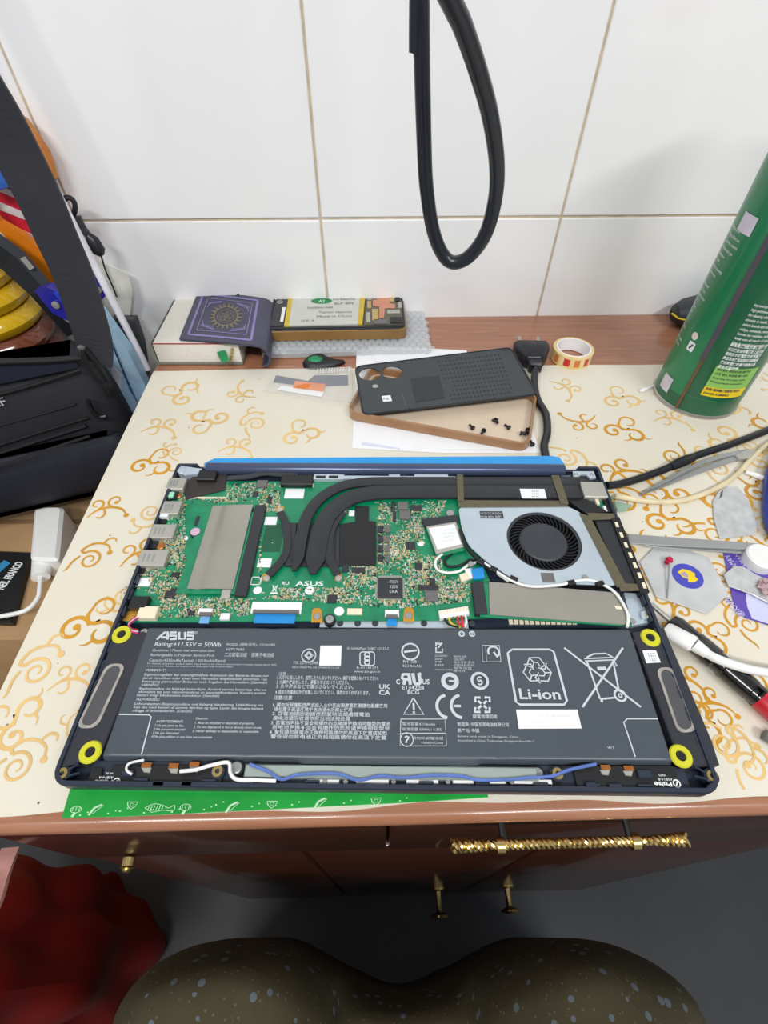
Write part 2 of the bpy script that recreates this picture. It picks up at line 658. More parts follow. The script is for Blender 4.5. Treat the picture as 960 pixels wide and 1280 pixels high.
# hang at the left edge
cm.grid(lambda a, b: DM @ Vector((DX0 - .0009 * a, CY0 + (CY1 - CY0) * b, -.003 * a)), 2, 30, flip=True)
cm.build('sheet', MT['cloth'], cl)


def spiral(c, r0, r1, a0, turns, n=26):
    return [(c[0] + (r0 + (r1 - r0) * k / n) * math.cos(a0 + turns * 2 * math.pi * k / n), c[1] + (r0 + (r1 - r0) * k / n) * math.sin(a0 + turns * 2 * math.pi * k / n)) for k in range(n + 1)]


def taper(n, w0, w1, wm=None):
    out = []
    for k in range(n):
        t = k / (n - 1)
        base = w0 + (w1 - w0) * t
        if wm:
            base += (wm - (w0 + w1) / 2) * math.sin(math.pi * t)
        out.append(base)
    return out


def motif(kind):
    """one scroll ornament about 5 units wide"""
    m = MB()
    if kind == 0:      # S of two big curls with ball ends
        a = spiral((-1.25, .2), .35, 1.05, 7.1, -1.05)
        m.ribbon(a, taper(len(a), .16, .30, .30))
        m.flat(circle(-1.06, .38, .27, 12), 1e-5)
        b = spiral((.85, -.1), .95, .5, 2.2, -.95)
        m.ribbon(b, taper(len(b), .26, .12, .34))
        c = spline([(-.4, .55, 0), (.2, .8, 0), (.4, .95, 0), (.1, .75, 0)], 6)
        m.ribbon(c, taper(len(c), .22, .12))
        d = spiral((.35, 2.0), .55, .8, -1.9, .8)
        m.ribbon(d, taper(len(d), .10, .2, .22))
        e = spline([(-.45, 2.0, 0), (-.62, 1.3, 0), (-.35, .75, 0), (.29, .67, 0)], 8)
        m.ribbon(e, taper(len(e), .16, .26, .3))
        g = spline([(1.6, -.10, 0), (2.0, -.42, 0), (2.45, -.28, 0)], 6)
        m.ribbon(g, taper(len(g), .2, .06))
        h = spline([(.52, -.60, 0), (.1, -.98, 0), (-.35, -1.05, 0)], 5)
        m.ribbon(h, taper(len(h), .26, .05))
    elif kind == 1:    # open spiral with long tail
        a = spiral((0, 0), .22, 1.1, -7.54, 1.55, 36)
        m.ribbon(a, taper(len(a), .10, .24, .2))
        b = spline([(a[-1][0], a[-1][1], 0), (-.9, 1.3, 0), (-.2, 1.85, 0), (.7, 1.85, 0), (1.5, 1.4, 0), (1.7, .7, 0)], 8)
        m.ribbon(b, taper(len(b), .24, .14, .24))
        m.flat(circle(1.72, .55, .26, 12), 1e-5)
        c = spline([(.9, 1.75, 0), (1.4, 2.3, 0), (2.0, 2.2, 0), (2.1, 1.8, 0)], 8)
        m.ribbon(c, taper(len(c), .18, .08, .2))
        d = spline([(-.95, .6, 0), (-1.5, .1, 0), (-1.9, -.7, 0), (-2.2, -.9, 0)], 8)
        m.ribbon(d, taper(len(d), .2, .05, .2))
    else:              # branch with drops
        a = spline([(-2.2, -.6, 0), (-1.2, .1, 0), (0, .1, 0), (1.0, -.5, 0), (1.4, -1.3, 0)], 8)
        m.ribbon(a, taper(len(a), .1, .1, .3))
        m.flat(circle(1.42, -1.5, .26, 12), 1e-5)
        b = spiral((.5, .8), .3, .75, -7.55, .9)
        m.ribbon(b, taper(len(b), .1, .22, .2))
        m.flat(circle(.58, .54, .22, 12), 1e-5)
        c = spiral((-1.2, .9), .25, .7, -1.5, -1.0)
        m.ribbon(c, taper(len(c), .1, .2, .2))
        d = spline([(-.6, .1, 0), (-.5, -.6, 0), (-.9, -1.0, 0), (-1.3, -.8, 0)], 8)
        m.ribbon(d, taper(len(d), .2, .12, .2))
    return m


MOT = [motif(k) for k in range(3)]
# (pixel of the motif, kind, size mm/unit, turn, pale?)
SPOTS = [(112, 790, 0, 9.5, 0, 0), (112, 700, 1, 8.0, 10, 0), (190, 585, 0, 9.0, 0, 0), (138, 635, 2, 8.5, 20, 0), (188, 640, 1, 8.0, 200, 1),
         (180, 690, 2, 8.5, 30, 0), (155, 745, 1, 6.5, 170, 1), (45, 840, 1, 9.0, 30, 1), (95, 850, 2, 7.5, 10, 1), (30, 900, 0, 8, 90, 1),
         (20, 960, 1, 8, 0, 1), (110, 905, 1, 6, 120, 1), (205, 535, 2, 9.5, 0, 1), (260, 520, 0, 9.5, 180, 1), (320, 530, 1, 9.0, 60, 1),
         (235, 490, 0, 10, 90, 1), (300, 490, 2, 9, 140, 1), (300, 560, 2, 9, 0, 1), (380, 545, 0, 9, 30, 1), (220, 565, 1, 6, 90, 1)]
random.seed(21)
for gx in range(5):
    for gy in range(6):
        u = 715 + gx * 62 + random.uniform(-8, 8)
        v = 485 + gy * 42 + random.uniform(-5, 5) + (gx % 2) * 18
        if v > 700 and u < 800:
            continue
        SPOTS.append((u, v, random.randrange(3), random.uniform(9.0, 10.5), random.uniform(0, 360), 1 if (v < 520 or random.random() < .25) else 0))
for u, v in ((840, 760), (885, 800), (935, 780), (860, 850), (890, 880), (930, 850), (905, 930), (940, 960), (925, 700), (810, 720), (850, 700), (880, 905)):
    SPOTS.append((u, v, random.randrange(3), random.uniform(6.5, 8.0), random.uniform(0, 360), 1 if v > 920 else 0))
gm, pm = MB(), MB()
LAY = 0
for u, v, k, s, rot, pale in SPOTS:
    q = P(u, v, 0)
    lq = DM.inverted() @ q
    if not (DX0 + .004 < lq.x < DX1 and CY0 + .006 < lq.y < CY1 - .008):
        continue
    M = T(q.x, q.y, .00012) @ Rz(rot) @ Matrix.Scale(s / 1000 * .92, 4)
    tmp = MB().add(MOT[k].v, MOT[k].f, M)
    keep = []
    for f in tmp.f:
        ok = True
        for i in f:
            l = DM.inverted() @ tmp.v[i]
            if not (DX0 + .0005 < l.x < DX1 and CY0 + .003 < l.y < CY1 - .002):
                ok = False
        if ok:
            keep.append(f)
    LAY += 1
    zl = {}
    # every stroke of the print lies on its own hair-thin layer
    par = list(range(len(tmp.v)))
    def root(i):
        while par[i] != i:
            par[i] = par[par[i]]
            i = par[i]
        return i
    for f in tmp.f:
        for i in f[1:]:
            par[root(i)] = root(f[0])
    ids = {}
    for i in range(len(par)):
        ids.setdefault(root(i), len(ids))
    (pm if pale else gm).add([Vector((p.x, p.y, .00006 + ids[root(i)] * 1.2e-5 + (LAY % 3) * 1.1e-4)) for i, p in enumerate(tmp.v)], keep)
gm.build('gold_scroll_print', MT['gold_print'], cl, kind='stuff')
pm.build('pale_scroll_print', MT['pale_print'], cl, kind='stuff')

# ================================================================== green patterned sheet under the laptop
YL = -0.6
GS = thing('green_pouch', P(300, 1005, 0), 'flat green pouch with white line drawings under the front of the laptop', 'pouch')
g = [P(78, 1023), P(160, 1021), P(260, 1016), P(400, 1009), P(520, 1003), P(610, 997), P(600, 960), P(300, 930), P(92, 975)]
MT['green_pouch'] = mat('green_film', (22, 148, 54), .3, rgb2=(34, 168, 66), scale=30, coat=.2)
MB().prism([(p.x, p.y) for p in g], .0002, .0012, ch=.0003).build('sheet', MT['green_pouch'], GS)
pr = MB()
zz = .00125
for u, v, k in ((95, 1012, 0), (120, 1010, 1), (165, 1006, 2), (198, 1010, 3), (232, 1009, 0), (290, 1007, 1), (340, 1005, 2), (100, 1019, 4), (135, 1017, 4), (150, 1014, 4), (180, 1016, 4), (215, 1015, 4), (255, 1012, 4), (270, 1006, 4), (315, 1008, 4), (365, 1006, 4), (400, 1002, 1), (430, 1004, 4), (470, 1001, 2), (500, 1001, 4)):
    q = P(u, v, zz)
    M = T(q.x, q.y, zz) @ Matrix.Diagonal((.85, .62, 1, 1))
    if k == 4:
        pr.flat(circle(0, 0, .0006, 8), 0, M)
        pr.flat(circle(.004, .002, .0005, 8), 0, M)
        continue
    if k == 0:
        pr.loop(circle(0, 0, .0032, 16, .0022), .0004, 0, M)
        pr.ribbon([(0, -.0022), (-.001, -.005)], .0016, 2e-5, M)
        for a in (-.0018, 0, .0018):
            pr.ribbon([(a, -.001), (a * 1.2, .0016)], .0004, 2e-5, M)
    if k == 1:
        pr.ribbon([(-.003, -.005), (-.001, 0), (.003, .0025)], .0014, 0, M)
        pr.ribbon([(-.001, -.004), (.004, .002)], .0004, 2e-5, M)
    if k == 2:
        pr.loop([(-.003, .002), (.003, .002), (.0022, -.001), (0, -.003), (-.0022, -.001)], .0005, 0, M)
        pr.loop(circle(0, 0, .0012, 10), .0003, 2e-5, M)
    if k == 3:
        pr.loop(spline([(-.008, 0, 0), (-.003, .003, 0), (.003, .0015, 0), (.006, 0, 0), (.009, .002, 0), (.009, -.002, 0), (.003, -.0015, 0), (-.003, -.003, 0)], 4), .0004, 0, M)
        for a in range(6):
            pr.ribbon([(-.006 + a * .0016, -.0018), (-.0055 + a * .0016, .0018)], .00035, 2e-5, M)
MT['pale_green'] = mat('pale_green_print', (196, 238, 196), .4, var=.04)
pr.build('line_drawing', MT['pale_green'], GS, kind='stuff')

# ================================================================== LAPTOP
LC = Vector((.0015, .1631, 0))
LM = T(LC) @ Rz(YL)
HX, HY = .1610, .1104
ZB, ZF, ZR = .0068, .0108, .0188        # underside of base, tray floor, rim
ZP = .0147                               # circuit board face
lap = thing('laptop', (LC.x, LC.y, .0014), 'opened dark blue laptop lying upside down with its circuit board and battery bare', 'laptop')


def lb(u0, v0, u1, v1, z0, z1, mb=None, ch=0.0, yaw=YL):
    """box square to the laptop from the pixel edges of its top face"""
    um, vm = (u0 + u1) / 2, (v0 + v1) / 2
    a, b = P(u0, vm, z1), P(u1, vm, z1)
    c, d = P(um, v1, z1), P(um, v0, z1)
    cen = P(um, vm, z1)
    hx, hy = (b.x - a.x) / 2, (d.y - c.y) / 2
    mb = mb if mb is not None else MB()
    M = T((a.x + b.x) / 2, (c.y + d.y) / 2, 0) @ Rz(yaw)
    return mb.box(-hx, hx, -hy, hy, z0, z1, M, ch)


def lp(pix, z0, z1, mb=None, ch=0.0, r=0.0):
    mb = mb if mb is not None else MB()
    poly = [(P(u, v, z1).x, P(u, v, z1).y) for u, v in pix]
    if r > 0:
        poly = roundpoly(poly, r)
    return mb.prism(poly, z0, z1, None, ch)


def cyl(u, v, z0, z1, r, n=16, mb=None):
    q = P(u, v, z1)
    mb = mb if mb is not None else MB()
    return mb.lathe([(0, z0), (r, z0), (r, z1 - r * .1), (r * .9, z1), (0, z1)], n, T(q.x, q.y, 0))


def screw_mesh(r):
    mb = MB()
    mb.lathe([(0, 0), (r * 1.0, 0), (r, .0004), (r * .75, .0007), (r * .32, .0007), (r * .26, .0002), (0, .0002)], 16)
    me = bpy.data.meshes.new('screw')
    me.from_pydata([tuple(p) for p in mb.v], [], mb.f)
    return me


def lm_text(mb, s, u0, v, u1, cap, z, bold=0.0, yaw=YL, flip=False):
    """lettering on the level plane z: left u0, base line v, right u1, cap height in pixels"""
    a, b = P(u0, v, z), P(u1, v, z)
    h = P(u0, v - cap, z).y - a.y
    M = T(a.x, a.y, z) @ Rz(yaw)
    if flip:
        c = P(u1, v - cap, z)
        M = T(c.x, c.y, z) @ Rz(yaw + 180)
    return mb.text(s, b.x - a.x, h, M, bold)


# ---- lid lying face down underneath, hinge bar, blue film
o1 = rrect(-HX + .0015, HX - .0015, -HY + .002, HY + .001, .008)
lid = MB().prism(o1, .0014, .0066, LM, ch=.0012).build('lid', MT['navy'], lap, smooth=True)
ha, hb = P(259, 586, .0170), P(705, 588, .0170)
hbar = MB()
hbar.tube([ha, ha.lerp(hb, .004), ha.lerp(hb, .996), hb], [.0042, .0048, .0048, .0042], 20, fy=1.0)
hbar.map(lambda p: (p.x, p.y, max(p.z, .0066)))
hbar.build('hinge_bar', MT['navy_metal'], lap, smooth=True)
bf = MB()
q = [P(255, 578, .0165), P(268, 572, .0165), P(690, 569, .0165), P(700, 571, .0165), P(706, 579, .0165), P(706, 583, .0165), P(255, 584, .0165)]
bf.prism([(p.x, p.y) for p in q], .0100, .0165, None, ch=.0008)
bf.build('blue_film', MT['blue'], lap)

# ---- tray of the base
NR = 5
def tray_outline(ins, rf, rb):
    x, y0_, y1_ = HX - ins, -HY + ins, HY - ins
    out = []
    for cx, cy, a0, r in ((x - rb, y1_ - rb, 0, rb), (-x + rb, y1_ - rb, 90, rb), (-x + rf, y0_ + rf, 180, rf), (x - rf, y0_ + rf, 270, rf)):
        for k in range(NR + 1):
            a = math.radians(a0 + 90.0 * k / NR)
            out.append((cx + r * math.cos(a), cy + r * math.sin(a)))
        if a0 == 0:
            out += [(.146, y1_), (.1445, y1_), (-.1445, y1_), (-.146, y1_)]
    return out


outer = tray_outline(0, .008, .0022)
inner = tray_outline(.0022, .006, .0014)
low = tray_outline(.0022, .007, .0020)
tray = MB()
n = len(outer)
vs = [(x, y, ZB) for x, y in low] + [(x, y, ZB + .0035) for x, y in outer] + [(x, y, ZR - .0006) for x, y in outer] + \
     [(x * .9985, y * .998, ZR) for x, y in outer] + [(x, y, ZR) for x, y in inner] + [(x, y, ZF) for x, y in inner]
fs = [tuple(range(n - 1, -1, -1)), tuple(range(5 * n, 6 * n))]
for lv in range(5):
    for k in range(n):
        j = (k + 1) % n
        fs.append((lv * n + k, lv * n + j, (lv + 1) * n + j, (lv + 1) * n + k))
# lower the back wall between the hinges
def backdrop(p):
    if p[1] > HY - .004 and abs(p[0]) < .1450 and p[2] > .015:
        return (p[0], p[1], .015)
    return p
tray.add([backdrop(p) for p in vs], fs, LM)
tray_o = tray.build('base_tray', MT['navy'], lap, smooth=True)
# clips along the rim
clip_me = None
cl_mb = MB().box(-.0035, .0035, -.0007, .0007, 0, .004, None, ch=.0003)
clip_me = bpy.data.meshes.new('rim_clip')
clip_me.from_pydata([tuple(p) for p in cl_mb.v], [], cl_mb.f)
clip_me.materials.append(MT['navy'])
for sx in (-1, 1):
    for k in range(9):
        c = LM @ Vector((sx * (HX - .0030), -.085 + k * .0115, ZR - .0046))
        put('rim_clip', clip_me, c, tray_o, rot=math.radians(90 + YL))
for k, x in enumerate((-.118, -.085, -.060, -.035, .02, .047, .075, .1, .125)):
    c = LM @ Vector((x, -HY + .0032, ZR - .0046))
    put('rim_clip', clip_me, c, tray_o, rot=math.radians(YL))
# light slots of the vent in the right rim
slot = MB().box(-.0021, .0021, -.0010, .0010, 0, .0003)
slot_me = bpy.data.meshes.new('vent_slot')
slot_me.from_pydata([tuple(p) for p in slot.v], [], slot.f)
slot_me.materials.append(MT['cream'])
vs_ = lp([(764, 648), (774, 646), (812, 740), (801, 742)], ZF, ZR + .0001).build('vent_strip', MT['black'], tray_o)
for k in range(7):
    t = k / 6
    put('vent_slot', slot_me, P(771 + 34 * t, 656 + 76 * t, ZR + .0001), tray_o, rot=math.radians(90 + YL))
lp([(744, 600), (752, 600), (768, 640), (760, 640)], ZF, ZR - .002).build('port_wall', MT['black'], tray_o)
# round corner bosses with brass inserts
for u, v in ((78, 967), (272, 964), (697, 967), (890, 970)):
    cyl(u, v, ZF, ZR - .0012, .0036, 16).build('screw_boss', MT['navy'], tray_o, smooth=True)
    q = P(u, v, ZR - .0011)
    MB().lathe([(.0011, 0), (.0026, 0), (.0026, .0006), (.0011, .0006), (.0011, 0)], 16, T(q)).build('brass_insert', MT['brass'], tray_o, smooth=True)
for u, v in ((66, 976), (90, 960), (880, 955), (900, 984)):
    pass
for u, v, r in ((180, 791, .0034), (295, 960, .0040), (672, 967, .0036), (798, 801, .0034), (412, 774, .0036)):
    cyl(u, v, ZF, .0168, r, 16).build('screw_washer', MT['black'], tray_o, smooth=True)
    q = P(u, v, .0168)
    sm = screw_mesh(r * .72)
    sm.materials.append(MT['steel'])
    put('screw', sm, q, tray_o)

# ---- circuit board
mbd = lp([(230, 601), (573, 603), (577, 645), (596, 690), (612, 725), (612, 772), (556, 775), (157, 778), (168, 742), (185, 700), (206, 650), (214, 625)], ZP - .0012, ZP).build('motherboard', MT['pcb'], lap)


def comp(name, m, u0, v0, u1, v1, h, ch=0.0, z=ZP, parent=None, bevel=0.0):
    return lb(u0, v0, u1, v1, z - .0004, z + h, None, ch).build(name, MT[m] if isinstance(m, str) else m, parent or mbd, bevel=bevel)


# bare darker copper area
comp('ground_plane', 'pcb_dark', 329, 655, 353, 690, .00003)
# memory
ZM = .0176
mem = lb(251, 634, 305, 737, ZP, ZP + .0008).build('memory_module', MT['pcb_dark'], lap)
mem_pcb = lb(236, 640, 307, 742, .0158, .0166).build('module_board', MT['pcb'], mem)
sh = MB()
a0, a1, b1, b0 = P(266, 632, ZM), P(316, 631, ZM), P(291, 736, ZM), P(234, 736, ZM)


def shield(i, j):
    p = a0.lerp(a1, i).lerp(b0.lerp(b1, i), j)
    dz = -.0009 * math.exp(-((i - .22) / .10) ** 2) * (.5 + .5 * j) + .0004 * math.sin(i * 2.5 + j)
    return (p.x, p.y, ZM + dz)


sh.grid(shield, 20, 14, flip=True)
nb = len(sh.v)
sh.grid(lambda i, j: (shield(i, j)[0], shield(i, j)[1], shield(i, j)[2] - .0004), 20, 14)
sh.build('memory_shield', MT['plate'], mem, smooth=True)
comp('memory_slot', 'chip', 306, 631, 320, 744, .0030, .0002, parent=lap)
comp('slot_latch', 'silver', 277, 735, 288, 748, .0022, parent=mem)
comp('slot_outline', 'print_white', 319.5, 632, 321.5, 744, .00004)
# white stencil patches and stickers on the board
for u0, v0, u1, v1 in ((331, 646, 346, 656), (322, 698, 339, 709), (169, 722, 190, 733), (356, 611, 380, 623), (436, 638, 443, 645), (340, 678, 341, 679)):
    comp('white_patch', 'sticker', u0, v0, u1, v1, .00008)
# round test dots
for u, v, r in ((231, 673, 4), (322, 738, 5), (387, 738, 5.5), (424, 764, 5.5), (493, 691, 4.5), (526, 679, 4.5), (207, 640, 1)):
    q = P(u, v, ZP + .00006)
    MB().flat(circle(q.x, q.y, r * .00056, 16), q.z).build('round_pad', MT['print_white'], mbd)
# coin sized capacitor
cyl(244, 665, ZP, ZP + .0022, .0038).build('capacitor_can', MT['chip'], mbd, smooth=True)
cyl(244, 664, ZP + .0022, ZP + .0026, .0034).build('capacitor_top', mat('pink_grey_top', (206, 176, 200), .4), mbd, smooth=True)
# port shells at the left edge
for u0, v0, u1, v1 in ((209, 597, 231, 611), (202, 626, 225, 642), (188, 655, 218, 672), (173, 687, 208, 707)):
    o = comp('port_shell', 'silver', u0, v0, u1, v1, .0052, .0004, z=ZP - .0010)
    for k in range(3):
        f = u0 + (u1 - u0) * (.15 + .17 * k)
        lb(f, v0 + (v1 - v0) * .25, f + 2.2, v1 - (v1 - v0) * .25, ZP + .0041, ZP + .0044).build('shell_spring', MT['steel'], mbd)
for u0, v0, u1, v1 in ((197, 646, 208, 654), (185, 676, 197, 685), (171, 709, 181, 716), (214, 613, 222, 624)):
    comp('port_support', 'black', u0, v0, u1, v1, .0034, z=ZP - .002)
comp('port_foil', 'print_white', 196, 642, 210, 646, .0038)
comp('light_guide', mat('pale_green_lens', (170, 232, 206), .2), 208, 615, 217, 621, .003)
comp('audio_jack', 'black', 162, 745, 184, 760, .0042, .0004)
lp([(158, 764), (172, 764), (169, 776), (153, 776)], ZP - .0006, ZP + .0001).build('gold_lug', MT['gold'], mbd)
comp('fan_plug', 'cream', 172, 757, 196, 772, .0042, .0006)
# dark shielding tape top left with hinge bracket
lp([(228, 612), (243, 592), (284, 590), (281, 612), (232, 624)], ZP, ZP + .0010).build('shielding_tape', mat('brown_black_tape', (52, 46, 44), .6), mbd)
comp('tape_edge', 'cream', 230, 621, 283, 623, .0004)
lp([(222, 588), (226, 582), (252, 586), (254, 592), (230, 594)], ZF, .0180).build('hinge_bracket', MT['alu'], lap)
comp('hinge_block', 'black', 247, 587, 270, 599, .0045, .0006)
cyl(226, 588, ZF, .0186, .0028).build('hinge_rivet', MT['alu'], lap, smooth=True)
cyl(223, 619, ZP, ZP + .0008, .0022).build('copper_screw', MT['copper'], mbd, smooth=True)
cyl(200, 682, ZP, ZP + .0010, .0030).build('copper_screw', MT['copper'], mbd, smooth=True)
# display cable along the top edge
dc = MB().strap(spline([P(284, 598, .0172), P(310, 596, .0175), P(330, 592, .0180), P(350, 593, .0178), P(372, 594, .0172)], 6), .0042, .0012)
dc.build('display_cable', MT['charcoal'], lap)
comp('display_connector', 'black', 351, 593, 391, 605, .0040, .0004)
comp('connector_base', 'cream', 350, 604, 392, 608, .0012)
# brackets under the hinge bar
hb2 = MB()
for u0, u1 in ((392, 430), (486, 500), (518, 560)):
    lb(u0, 593, u1, 599, .0150, .0178, hb2)
lb(430, 595, 570, 599, .0150, .0172, hb2)
hb2.build('hinge_plate', MT['alu'], lap)
for u0 in (395, 411):
    lb(u0, 594.5, u0 + 12, 597.5, .0175, .0180).build('plate_slot', MT['black'], lap)
cyl(505, 597, .0150, .0184, .0022).build('plate_screw', MT['steel'], lap, smooth=True)
# square chips
for u0, v0, u1, v1, h, m in ((472, 722, 503, 747, .0012, 'chip'), (508, 677, 519, 687, .001, 'chip'), (519, 703, 528, 712, .001, 'chip'), (244, 645, 258, 656, .001, 'chip'),
                             (213, 735, 221, 744, .0012, 'chip'), (206, 738, 219, 747, .0011, 'chip'), (235, 763, 243, 769, .001, 'chip'), (214, 715, 224, 721, .001, 'chip'),
                             (409, 743, 421, 753, .0011, 'chip'), (428, 706, 436, 714, .0014, 'chip'), (440, 709, 456, 715, .0014, 'chip'),
                             (497, 627, 510, 636, .0022, 'chip_grey'), (499, 638, 513, 648, .0022, 'chip_grey'), (513, 631, 527, 637, .0016, 'chip'), (321, 600, 334, 608, .0022, 'chip_grey'),
                             (531, 738, 547, 751, .0014, 'chip_grey'), (523, 731, 548, 737, .0012, 'chip'), (537, 723, 544, 730, .0012, 'chip'),
                             (489, 628, 494, 639, .0012, 'chip'), (491, 640, 495, 651, .0012, 'chip'), (316, 614, 322, 620, .001, 'chip'), (334, 620, 340, 628, .001, 'chip')):
    comp('square_chip', m, u0, v0, u1, v1, h, .0002)
# legs of the largest controller
lg = MB()
for k in range(18):
    f = k / 17
    lb(473 + 28 * f, 719.5, 474.2 + 28 * f, 722, ZP, ZP + .0003, lg)
    lb(471 + 30 * f, 747, 472.2 + 30 * f, 750, ZP, ZP + .0003, lg)
    lb(469, 723 + 23 * f, 472, 723.8 + 23 * f, ZP, ZP + .0003, lg)
    lb(503.5, 723 + 23 * f, 506.5, 723.8 + 23 * f, ZP, ZP + .0003, lg)
lg.build('chip_legs', MT['silver'], mbd, kind='stuff')
t = MB()
for k, s in enumerate(('IT5571', '2205', 'EXA')):
    lm_text(t, s, 487, 729 + k * 6, 497, 3.6, ZP + .00122)
t.build('chip_lettering', MT['print'], mbd)
# rows of inductors beside the processor pad
for k in range(4):
    for j, u in enumerate((476, 484)):
        v = 657 + 12 * k
        comp('inductor', 'chip_grey' if j else 'chip', u - 3 + (0 if j else -1), v, u + 3, v + 8, .0016)
# white legends on the board
t = MB()
lm_text(t, 'ASUS', 369, 732, 404, 5.6, ZP + .00005, .02)
lm_text(t, 'RU', 352, 731, 361, 4, ZP + .00005, .02)
q = P(343, 738, ZP + .00005)
t.ribbon([(q.x - .0022, q.y - .002), (q.x + .0022, q.y - .002)], .0012, q.z)
t.ribbon([(q.x - .0018, q.y + .004), (q.x + .0015, q.y - .001)], .0005, q.z)
t.ribbon([(q.x + .0018, q.y + .004), (q.x - .0015, q.y - .001)], .0005, q.z + 1e-5)
t.loop([(q.x - .0012, q.y + .003), (q.x + .0012, q.y + .003), (q.x + .0009, q.y - .0006), (q.x - .0009, q.y - .0006)], .0004, q.z + 2e-5)
for q in (P(365, 741, ZP + .00005), P(320, 726, ZP + .00005)):
    t.loop(rrect(q.x - .003, q.x + .003, q.y - .0028, q.y + .0028, .0008, 2), .0006, q.z)
t.build('board_lettering', MT['print_white'], mbd)
# connectors along the battery edge
comp('ribbon_connector', 'white', 314, 752, 377, 766, .0020, .0003)
comp('ribbon_latch', 'chip_grey', 316, 762, 374, 766, .0024)
lb(318, 766, 369, 779, ZP, ZP + .0004).build('blue_ribbon', MT['ffc'], mbd)
comp('ribbon_connector', 'white', 248, 760, 265, 767, .0020, .0003)
comp('ribbon_latch', 'chip_grey', 249, 765, 264, 769, .0022)
lb(250, 768, 262, 779, ZP, ZP + .0005).build('blue_ribbon', mat('pale_blue_ribbon', (110, 170, 226), .4), mbd)
comp('ribbon_connector', 'white', 481, 762, 499, 770, .0020, .0003)
comp('ribbon_latch', 'chip_grey', 483, 768, 497, 772, .0022)
lb(484, 771, 496, 782, ZP, ZP + .0005).build('blue_ribbon', MT['ffc'], mbd)
comp('white_socket', 'cream', 434, 760, 453, 767, .0020, .0003)
comp('white_socket', 'white', 275, 766, 287, 774, .0020, .0003)
lp([(574, 718), (583, 715), (587, 723), (577, 727)], ZP, ZP + .0022, ch=.0003).build('white_socket', MT['cream'], mbd)
lp([(548, 763), (585, 757), (587, 767), (550, 773)], ZP, ZP + .0030, ch=.0003).build('battery_plug', MT['white'], mbd)
tt = MB()
for k in range(9):
    f = k / 8
    lb(550 + 33 * f, 763 - 5 * f, 552 + 33 * f, 768 - 5 * f, ZP + .0030, ZP + .0034, tt)
tt.build('plug_ribs', MT['cream'], mbd, kind='stuff')
lp([(581, 711), (590, 710), (592, 722), (583, 724)], ZP, ZP + .0015).build('white_socket', MT['white'], mbd)
lp([(589, 711), (604, 709), (606, 722), (592, 724)], ZP + .001, ZP + .0026).build('blue_ribbon', MT['ffc'], mbd)
# gold screw lugs
for u, v in ((396, 769), (511, 768)):
    lp([(u - 7, v + 9), (u - 6, v - 6), (u - 3, v - 9), (u + 3, v - 9), (u + 6, v - 6), (u + 7, v + 9)], ZP, ZP + .0003).build('gold_lug', MT['gold'], mbd)
    cyl(u, v + 1, ZP, ZP + .0012, .0022).build('lug_screw', MT['steel'], mbd, smooth=True)
# aluminium strip between board and battery
st = lb(400, 773, 585, 785, ZF, .0132).build('strip_plate', MT['alu'], lap)
for u in (425, 447, 469, 530, 590):
    cyl(u, 779, .0132, .0136, .0020).build('strip_hole', MT['charcoal'], st, smooth=True)

# very small parts, too many to pick out
random.seed(5)
POLY = [(232, 604), (345, 604), (352, 625), (370, 628), (420, 640), (470, 628), (560, 626), (540, 660), (560, 720), (588, 730), (588, 752), (545, 756), (500, 760), (400, 752), (320, 748), (310, 770), (200, 772), (200, 750), (150, 742), (185, 700), (215, 645)]
BLOCK = [(232, 628, 324, 748), (158, 720, 186, 735), (326, 640, 430, 735), (424, 630, 472, 708), (312, 750, 380, 782), (470, 718, 507, 751), (228, 590, 284, 622), (352, 595, 392, 624), (350, 590, 420, 640), (366, 722, 408, 735), (184, 655, 218, 675), (172, 686, 208, 710), (530, 648, 582, 694), (150, 742, 198, 776), (495, 625, 514, 650), (330, 700, 350, 745)]


def inside(poly, x, y):
    c = False
    for i in range(len(poly)):
        (x1, y1), (x2, y2) = poly[i - 1], poly[i]
        if (y1 > y) != (y2 > y) and x < (x2 - x1) * (y - y1) / (y2 - y1) + x1:
            c = not c
    return c


bits = {'ivory': MB(), 'chip': MB(), 'silver': MB(), 'tan': MB(), 'print': MB()}
MT['ivory'] = mat('ivory_component', (204, 198, 168), .5, var=.06)
MT['tan'] = mat('tan_component', (186, 160, 104), .5, var=.1)
cnt = 0
while cnt < 5200:
    u, v = random.uniform(150, 600), random.uniform(600, 776)
    if not inside(POLY, u, v) or any(a <= u <= c and b <= v <= d for a, b, c, d in BLOCK):
        continue
    # parts come in clusters
    if math.sin(u * .09 + 1.3) * math.cos(v * .11) + random.uniform(-.9, 1.1) < .02:
        continue
    k = random.choices(list(bits), (4, 2, 3, 4, 3))[0]
    big = random.random() < .10
    l = random.uniform(.0007, .0013) * (1.9 if big else 1)
    wd = random.uniform(.0004, .0007) * (1.7 if big else 1)
    if random.random() < .5:
        l, wd = wd, l
    q = P(u, v, ZP)
    hgt = .00008 if k == 'print' else random.uniform(.0003, .0007)
    bits[k].box(-l / 2, l / 2, -wd / 2, wd / 2, ZP, ZP + hgt, T(q.x, q.y, 0) @ Rz(YL))
    cnt += 1
for k, m in bits.items():
    m.build({'ivory': 'small_capacitors', 'chip': 'small_chips', 'silver': 'solder_joints', 'tan': 'small_resistors', 'print': 'silk_marks'}[k], MT[k], mbd, kind='stuff')

